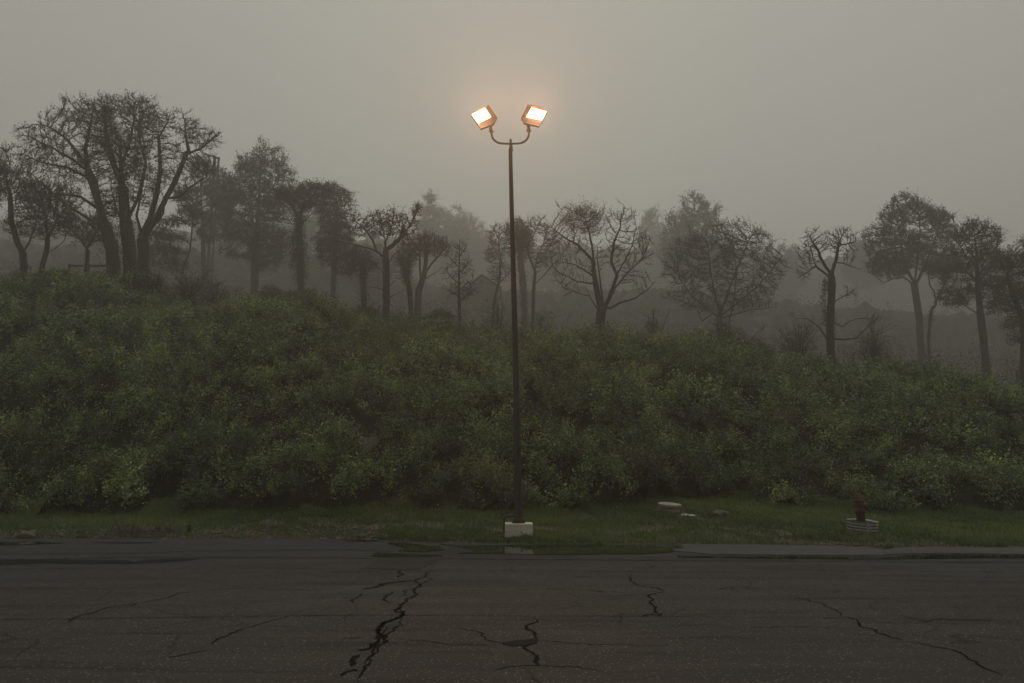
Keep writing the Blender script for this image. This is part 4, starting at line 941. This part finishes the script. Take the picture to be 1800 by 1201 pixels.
T('leafy_tree', 84, [(1618, 600), (1616, 560), (1610, 520), (1606, 492)], [[(1606, 495), (1592, 470), (1585, 430), (1580, 400)], [(1608, 495), (1614, 450), (1618, 410), (1615, 380)], [(1605, 500), (1590, 488), (1570, 490), (1552, 498), (1540, 485), (1525, 478)], [(1610, 500), (1625, 470), (1640, 430), (1650, 400)]],
  [(1590, 360, 26, 20), (1570, 385, 24, 24), (1612, 380, 34, 30), (1645, 390, 28, 26), (1665, 410, 18, 22), (1545, 415, 28, 22), (1535, 440, 16, 16), (1580, 430, 44, 32), (1630, 430, 40, 32), (1565, 465, 44, 20), (1640, 465, 34, 20)],
  .38, 2300, 15000, 'tall tree with full rounded leafy crown and clear trunk near the right edge', leaf=.12, clump=.17)
T('crooked_tree', 72, [(1632, 600), (1634, 570), (1638, 545), (1645, 535), (1643, 515), (1632, 498)], [[(1644, 530), (1655, 510), (1665, 490), (1675, 470)], [(1634, 500), (1632, 480), (1636, 465)], [(1633, 575), (1640, 560)]], [(1660, 475, 22, 20), (1640, 470, 18, 14), (1678, 460, 16, 16)], .13, 350, 1900,
  'thin crooked trunk twisting up beside the tall full-crowned tree', leaf=.11, ivy=[([(1632, 598), (1638, 540)], 3.5, 350), ([(1655, 500), (1672, 478)], 8, 500)])
T('leafy_tree', 62, [(1733, 640), (1728, 590), (1722, 540), (1718, 490), (1716, 440), (1713, 410)], [[(1722, 545), (1745, 530), (1770, 510)], [(1718, 500), (1735, 480), (1750, 455)], [(1717, 470), (1695, 445), (1685, 430)], [(1724, 555), (1700, 540), (1680, 525)], [(1718, 495), (1700, 480), (1680, 478)]],
  [(1712, 405, 28, 18), (1740, 420, 22, 24), (1690, 430, 28, 24), (1725, 450, 36, 26), (1755, 460, 22, 24), (1700, 480, 40, 18), (1745, 500, 30, 22), (1680, 520, 32, 20), (1750, 535, 26, 20)],
  .30, 1600, 12000, 'dark leafy tree with a straight thick trunk close to the right edge', leaf=.115, clump=.15)
T('leafy_tree', 50, [(1800, 665), (1802, 600), (1800, 540)], [[(1800, 560), (1780, 520), (1770, 480)]], [(1790, 470, 32, 26), (1815, 450, 40, 40), (1780, 520, 28, 36), (1820, 520, 40, 50), (1795, 580, 34, 34)], .28, 900, 9000, 'dark dense tree cut by the right edge of the view', leaf=.12, clump=.18)
T('leafy_tree', 52, [(-40, 470), (-40, 400), (-38, 330)], [[(-40, 380), (-10, 330)]], [(-35, 280, 45, 50), (-60, 340, 50, 60), (-10, 330, 26, 50)], .35, 900, 5000, 'dark dense tree cut by the left edge of the view', leaf=.12, clump=.2)

# farther trees, paler in the fog
GF = 'pale trees deep in the fog'
T = lambda *a, **k: tree(*a, group=GF, **k)
T('spruce_tree', 240, [(768, 560), (765, 500), (762, 420), (758, 338)], [[(762, 420), (800, 410), (822, 396)], [(763, 440), (735, 425)], [(761, 400), (785, 385)]], [(757, 350, 9, 14), (760, 372, 22, 12), (762, 395, 34, 14), (770, 420, 46, 16), (765, 450, 50, 24), (800, 408, 26, 9)], .5, 1300, 15000,
  'pale spruce with a ragged pointed top in fog left of the lamp', leaf=.10, clump=.5, trop=(0, 0, -.03), shell=0)
T('round_tree', 279, [(812, 560), (812, 450), (808, 400)], [[(812, 430), (830, 405)]], [(800, 385, 26, 24), (825, 400, 24, 22), (810, 430, 50, 40), (845, 440, 34, 34)], .5, 900, 11000, 'pale round-topped tree in fog just right of the spruce', leaf=.11, clump=.7)
T('round_tree', 294, [(1146, 580), (1146, 450), (1145, 400)], [], [(1143, 390, 20, 20), (1148, 425, 28, 34), (1140, 470, 34, 34)], .5, 600, 7000, 'faintest narrow tree in fog right of the bare spreading tree', leaf=.11, clump=.6)
T('tall_tree', 165, [(1215, 600), (1218, 500), (1218, 420), (1220, 370)], [[(1218, 430), (1190, 400)], [(1218, 430), (1245, 400)]], [(1217, 358, 22, 20), (1245, 375, 22, 22), (1190, 400, 24, 26), (1225, 400, 46, 34), (1210, 450, 52, 44), (1250, 450, 40, 44), (1180, 430, 20, 30)], .45, 1500, 17000,
  'tall pale tree with stacked rounded tops behind the broad rounded tree', leaf=.115, clump=.4)
T('round_tree', 232, [(1385, 600), (1386, 500), (1384, 450)], [], [(1385, 445, 20, 16), (1390, 480, 30, 34), (1375, 520, 36, 34)], .4, 600, 6500, 'pale small tree in fog left of the dead tree', leaf=.11, clump=.5)
T('round_tree', 217, [(1505, 610), (1506, 500), (1510, 450)], [], [(1512, 440, 20, 18), (1500, 470, 22, 30), (1525, 480, 30, 26)], .4, 500, 5500, 'pale tree in fog between the dead tree and the tall full-crowned tree', leaf=.11, clump=.45)
T('round_tree', 232, [(980, 580), (982, 480), (985, 420)], [], [(985, 440, 30, 30), (960, 480, 34, 34), (1000, 500, 44, 34)], .4, 700, 6500, 'pale round tree in fog behind the bare trees by the pole', leaf=.11, clump=.5)
T('round_tree', 193, [(545, 520), (546, 430), (548, 390)], [], [(550, 400, 44, 40), (510, 420, 34, 44), (590, 430, 40, 40)], .4, 900, 10500, 'pale leafy tree in fog behind the two vine-covered trees', leaf=.12, clump=.5)
T('round_tree', 193, [(400, 520), (402, 430), (402, 380)], [], [(402, 350, 26, 34), (385, 400, 34, 40), (420, 430, 44, 44)], .4, 800, 8500, 'pale leafy tree in fog behind the slender tree', leaf=.12, clump=.5)
T('round_tree', 125, [(665, 545), (665, 480), (668, 450)], [], [(660, 455, 44, 24), (690, 470, 40, 24), (640, 480, 44, 34)], .3, 700, 8500, 'pale low tree in fog behind the small dark oak', leaf=.115, clump=.45)

# ------------------------------------------------------------------ bushes that stand out on the crest
def bush(name, px, py, D, rx, ry, n, label, leaf=.085, bare=0, matk='bush', cat='bush'):
    s = D / F; c = W(px, py, D); org = np.array((c[0], D, float(terrain(c[0], D)) + .0)); root = empty(name, org, label, cat)
    hgt = W(px, py - ry, D)[2] - org[2]; mb = MB(); 
    ns = 9 + bare; P_ = []
    for _ in range(ns):
        e = np.array((rng.normal() * rx * s * .5, rng.normal() * rx * s * .35, hgt * rng.uniform(.55, 1.0)))
        tb = [np.array((e[0] * .15, e[1] * .15, -.1)), e * np.array((.35, .35, .45)), e * np.array((.7, .7, .8)), e]
        tube(mb, tb, [.03, .022, .014, .006], 4); P_.append(e)
        for _ in range(3 + (3 if bare else 0)):
            t = rng.uniform(.35, .95); q = e * t; d = rng.normal(size=3) * np.array((1, 1, .5)) + (0, 0, .7); d *= hgt * .25 / np.linalg.norm(d)
            tube(mb, [q, q + d * .5 + rng.normal(size=3) * .03, q + d], [.012, .009, .004], 4); P_.append(q + d)
    mb.build('stems', M['bark'], root)
    lf = MB(); cs, cl = [], []
    nl = max(4, int(14 * rx / 40))
    for _ in range(nl):
        a = rng.uniform(-1, 1); cs.append((a * rx * s * .75, rng.normal() * rx * s * .3, hgt * rng.uniform(.35, .78) * (1 - .45 * a * a))); cl.append(rng.uniform(.22, .4) * min(rx, ry * 1.2) * s)
    cs, cl = np.array(cs), np.array(cl); k = rng.integers(0, nl, n // 8)
    q = rng.normal(size=(n // 8, 3)); q /= np.linalg.norm(q, axis=1, keepdims=True); q[:, 2] = np.abs(q[:, 2]) * .9 - .15
    cc = cs[k] + q * (cl[k] * rng.uniform(.8, 1.08, n // 8))[:, None]
    if bare: cc = np.array(P_)[rng.integers(0, len(P_), n // 8)] + rng.normal(size=(n // 8, 3)) * .08
    C = cc.repeat(8, 0) + rng.normal(size=(len(cc) * 8, 3)) * .06
    if len(C): leaves(lf, C, leaf, up=.5, out=q.repeat(8, 0) * .5, tone=np.clip(rng.normal(.5, .25, len(cc)).repeat(8) + rng.normal(size=len(C)) * .1, 0, 1))
    lf.build('foliage', M[matk], root, useCol=True, smooth=False)
bush('bush', 510, 545, 46, 68, 50, 16000, 'biggest mounded leafy bush on the crest, below the vine-covered trees')
bush('bush', 765, 575, 45, 48, 38, 10000, 'mounded leafy bush on the crest below the narrow young tree')
bush('bush', 845, 588, 45, 30, 22, 4500, 'low leafy bush on the crest just left of the lamp pole')
bush('bush', 640, 560, 45.5, 40, 28, 6500, 'low leafy bush on the crest below the small dark oak')
bush('bush', 1290, 622, 43.5, 60, 44, 9000, 'wide leafy bush on the crest below the broad rounded tree')
bush('bush', 1400, 640, 43, 46, 30, 6000, 'leafy bush on the crest left of the dead tree')
bush('bush', 1575, 655, 43.5, 60, 34, 7000, 'dull leafy bush on the crest below the tall full-crowned tree', matk='leaf')
bush('bush', 60, 500, 50, 50, 34, 7000, 'dark leafy bush on the crest at the far left', matk='leaf')
bush('bush', 150, 500, 49.5, 44, 24, 6000, 'leafy bush on the crest in front of the wooden rail', matk='leaf')
bush('bush', 1690, 690, 44, 60, 40, 7000, 'dark leafy bush low on the crest near the right edge', matk='leaf')
bush('twiggy_bush', 335, 525, 48.5, 30, 50, 1300, 'thicket of upright twigs right of the great oaks', bare=26, matk='leaf')
bush('twiggy_bush', 375, 535, 48, 26, 44, 1100, 'thicket of upright twigs left of the biggest mounded bush', bare=22, matk='leaf')
bush('twiggy_bush', 270, 505, 49, 28, 34, 1100, 'low twiggy thicket at the foot of the great oaks', bare=18, matk='leaf')
bush('twiggy_bush', 1402, 620, 45, 30, 62, 1000, 'bare arching twiggy bush left of the dead tree', bare=26, matk='leaf')
bush('twiggy_bush', 1536, 630, 46, 26, 66, 800, 'bare twiggy bush under the long low limb of the dead tree', bare=24, matk='leaf')
bush('twiggy_bush', 1150, 600, 47, 20, 60, 350, 'few bare saplings between the wide bare tree and the round tree', bare=12, matk='leaf')
bush('twiggy_bush', 1272, 625, 42, 28, 70, 500, 'thin bare shrub rising from the bushes below the broad rounded tree', bare=14, matk='leaf')
bush('twiggy_bush', 950, 585, 50, 30, 36, 1600, 'pale twiggy bush on the crest right of the lamp pole', bare=14, matk='leaf')
bush('twiggy_bush', 875, 560, 52, 24, 40, 1500, 'pale twiggy bush on the crest in front of the house', bare=14, matk='leaf')

# ------------------------------------------------------------------ wooden rail, flue pipes, house
RD = 50.5
ra, rb_ = W(120, 467.5, RD), W(190, 469, RD); fz = float(terrain((ra[0] + rb_[0]) / 2, RD))
rf = empty('rail_fence', ((ra[0] + rb_[0]) / 2, RD, fz), 'single weathered wooden rail on short posts beside the great oaks', 'fence'); ro_ = np.array(rf.location)
mb = MB(); box(mb, (ra[0] - ro_[0], -.03, ra[2] - ro_[2] - .06), (rb_[0] - ro_[0], .03, ra[2] - ro_[2] + .06), jit=.01); mb.build('rail', M['rail'], rf, smooth=False)
for f_ in (0.02, .5, .98):
    xx = ra[0] + (rb_[0] - ra[0]) * f_ - ro_[0]; mb = MB(); box(mb, (xx - .06, .035, -.5), (xx + .06, .14, ra[2] - ro_[2] + .14), jit=.006); mb.build('post', M['rail'], rf, smooth=False)
FD = 105
fa = W(377.5, 275, FD); fl = empty('flue_pipes', (fa[0], FD, float(terrain(fa[0], FD))), 'pair of thin tall flue pipes rising above the foggy trees at left', 'flue')
fo_ = np.array(fl.location)
for px, r_, pt in ((377.5, .20, 275), (384.5, .14, 277)):
    tp = W(px, pt, FD) - fo_; mb = MB()
    lathe(mb, [(r_ * 1.4, -1), (r_ * 1.4, tp[2] * .55), (r_, tp[2] * .56), (r_, tp[2] - .25), (r_ * 1.15, tp[2] - .25), (r_ * 1.15, tp[2])], (tp[0], 0, 0), 14); mb.build('pipe', M['steel'], fl)
t1, t2 = W(377.5, 300, FD) - fo_, W(384.5, 300, FD) - fo_
for dz in (0, -2.5, -5):
    mb = MB(); box(mb, (t1[0], -.05, t1[2] + dz), (t2[0], .05, t1[2] + dz + .12)); mb.build('brace', M['steel'], fl, smooth=False)
HDD = 104
ap_ = W(847, 484, HDD); ho = empty('house', (ap_[0], HDD, float(terrain(ap_[0], HDD))), 'small pale gabled house barely visible in the fog left of the pole', 'house'); hoo = np.array(ho.location)
az = ap_[2] - hoo[2]; lx = W(818, 507, HDD) - hoo; rx_ = W(881, 507, HDD) - hoo; ez = lx[2]; wl_, wr_ = lx[0] + .22, rx_[0] - .22
ezw = az + (ez - az) * (abs(wl_) / abs(lx[0]))
mb = MB()
prof = [(wl_, -1), (wr_, -1), (wr_, ezw - .05), (0, az - .1), (wl_, ezw - .05)]
V = [(a, 0, b) for a, b in prof] + [(a, 8, b) for a, b in prof]
mb.add(V, [np.array([(0, 1, 2, 3, 4), (9, 8, 7, 6, 5)]), np.array([(0, 5, 6, 1), (1, 6, 7, 2), (2, 7, 8, 3), (3, 8, 9, 4), (4, 9, 5, 0)])])
hw_ = mb.build('wall', M['siding'], ho, smooth=False)
mb = MB()
for k in range(24):
    z_ = k * .16; 
    if z_ > az - .5: break
    lim = wr_ if z_ < ezw else wr_ * (az - z_) / (az - ezw); lim2 = wl_ if z_ < ezw else wl_ * (az - z_) / (az - ezw)
    box(mb, (lim2 + .02, -.022, z_), (lim - .02, -.002, z_ + .13))
mb.build('siding_boards', M['siding'], ho, smooth=False)
mb = MB()
for s_, ex in ((-1, lx[0]), (1, rx_[0])):
    V = [(0, -.35, az), (ex, -.35, ez), (ex, 8.3, ez), (0, 8.3, az)]; V += [(a, b, c + .12) for a, b, c in V]; mb.add(V, BF)
mb.build('roof', M['roof'], ho, smooth=False)
mb = MB(); box(mb, (-.17, -.05, az - 1.15), (.17, -.026, az - .6)); mb.build('vent', M['roof'], ho, smooth=False)
mb = MB(); box(mb, (.9, -.06, -.2), (1.25, -.026, 1.1)); mb.build('window', M['steel'], ho, smooth=False)

# ------------------------------------------------------------------ far woods dissolving in the fog
def wood(D0, D1, prof, n, leafs, label, nm='far_wood', nc=1100, cat='wood', mt='farleaf', zt=14):
    mb = MB(); px = np.array([p_[0] for p_ in prof]); py = np.array([p_[1] for p_ in prof])
    cx = rng.uniform(px[0], px[-1], nc); dd = rng.uniform(D0, D1, nc)
    topy = np.interp(cx, px, py) + rng.exponential(zt, nc)
    cen, rad = [], []; RS = D0 / 62
    for a, d_, t_ in zip(cx, dd, topy):
        tp = W(a, t_, d_); r_ = rng.uniform(1.0, 2.3) * RS * (.62 if nm == 'thicket' else 1); z0 = float(terrain(tp[0], d_))
        if rng.random() < .12: frusta(mb, [(tp[0], d_, z0)], [(tp[0] + rng.normal() * .5, d_, tp[2] - r_)], .2, .08, k=5, mi=1)
        for _b in range(6 if nm == 'far_wood' else 2): cen.append((tp[0] + rng.normal() * 2 * RS, d_ + rng.normal() * 2 * RS, z0 + rng.uniform(0, 2.5) * RS)); rad.append(1.5 * RS)
        z_ = tp[2] - r_ * .7
        while z_ > z0:
            cen.append((tp[0] + rng.normal() * r_ * .35, d_ + rng.normal() * r_ * .4, z_)); rad.append(r_ * rng.uniform(.7, 1.1)); z_ -= r_ * rng.uniform(.8, 1.3)
    cen, rad = np.array(cen), np.array(rad); pr_ = rad ** 2 / (rad ** 2).sum(); k = rng.choice(len(cen), n, p=pr_)
    ph = (1 + 5 ** .5) / 2
    iv = np.array([(-1, ph, 0), (1, ph, 0), (-1, -ph, 0), (1, -ph, 0), (0, -1, ph), (0, 1, ph), (0, -1, -ph), (0, 1, -ph), (ph, 0, -1), (ph, 0, 1), (-ph, 0, -1), (-ph, 0, 1)]) / 1.9
    fi = np.array([(0, 11, 5), (0, 5, 1), (0, 1, 7), (0, 7, 10), (0, 10, 11), (1, 5, 9), (5, 11, 4), (11, 10, 2), (10, 7, 6), (7, 1, 8), (3, 9, 4), (3, 4, 2), (3, 2, 6), (3, 6, 8), (3, 8, 9), (4, 9, 5), (2, 4, 11), (6, 2, 10), (8, 6, 7), (9, 8, 1)])
    nc2 = len(cen); V = cen[:, None] + iv[None] * rng.uniform(.42, .88, (nc2, 12, 1)) * rad[:, None, None]
    if nm == 'far_wood': mb.add(V.reshape(-1, 3), (fi[None] + (np.arange(nc2) * 12)[:, None, None]).reshape(-1, 3))
    q = rng.normal(size=(n, 3)); q /= np.linalg.norm(q, axis=1, keepdims=True); q *= (rng.random(n) ** .4 * 1.15)[:, None]
    leaves(mb, cen[k] + q * rad[k][:, None], leafs, up=.2, asp=.75)
    return tag(mb.build(nm, [M[mt], M['bark']], useCol=True, smooth=False), label, cat, kind='stuff')
wood(150, 185, [(-500, 400), (0, 420), (300, 430), (500, 440), (650, 478), (820, 500), (900, 505), (1150, 505), (1400, 525), (1600, 545), (2200, 560)], 420000, .44, 'nearer dark mass of woods behind the crest trees')
wood(290, 340, [(-700, 350), (0, 380), (400, 400), (650, 415), (900, 430), (1150, 432), (1400, 438), (1700, 450), (2400, 440)], 300000, .68, 'farther pale mass of woods dissolving in fog')

wood(54, 74, [(-300, 455), (0, 462), (200, 476), (330, 490), (450, 505), (600, 516), (800, 532), (1000, 553), (1200, 566), (1400, 582), (1600, 600), (1800, 612), (2100, 640)], 230000, .115,
     'dim thicket of brush behind the crest at the feet of the trees', 'thicket', 420, 'brush', 'crown', 16)

# ------------------------------------------------------------------ the fog
mb = MB(); box(mb, (-310, -55, -1.2), (310, 400, 110))
m = bpy.data.materials.new('haze'); m.use_nodes = True; nn_ = m.node_tree.nodes
nn_.remove(nn_['Principled BSDF']); pv = nn_.new('ShaderNodeVolumePrincipled'); pv.inputs['Density'].default_value = HAZE
pv.inputs['Color'].default_value = (.68, .675, .64, 1); pv.inputs['Anisotropy'].default_value = .55
m.node_tree.links.new(pv.outputs[0], nn_['Material Output'].inputs['Volume'])
tag(mb.build('haze', m, smooth=False), 'even grey fog filling the air between road, bank and far woods', 'fog', kind='stuff')
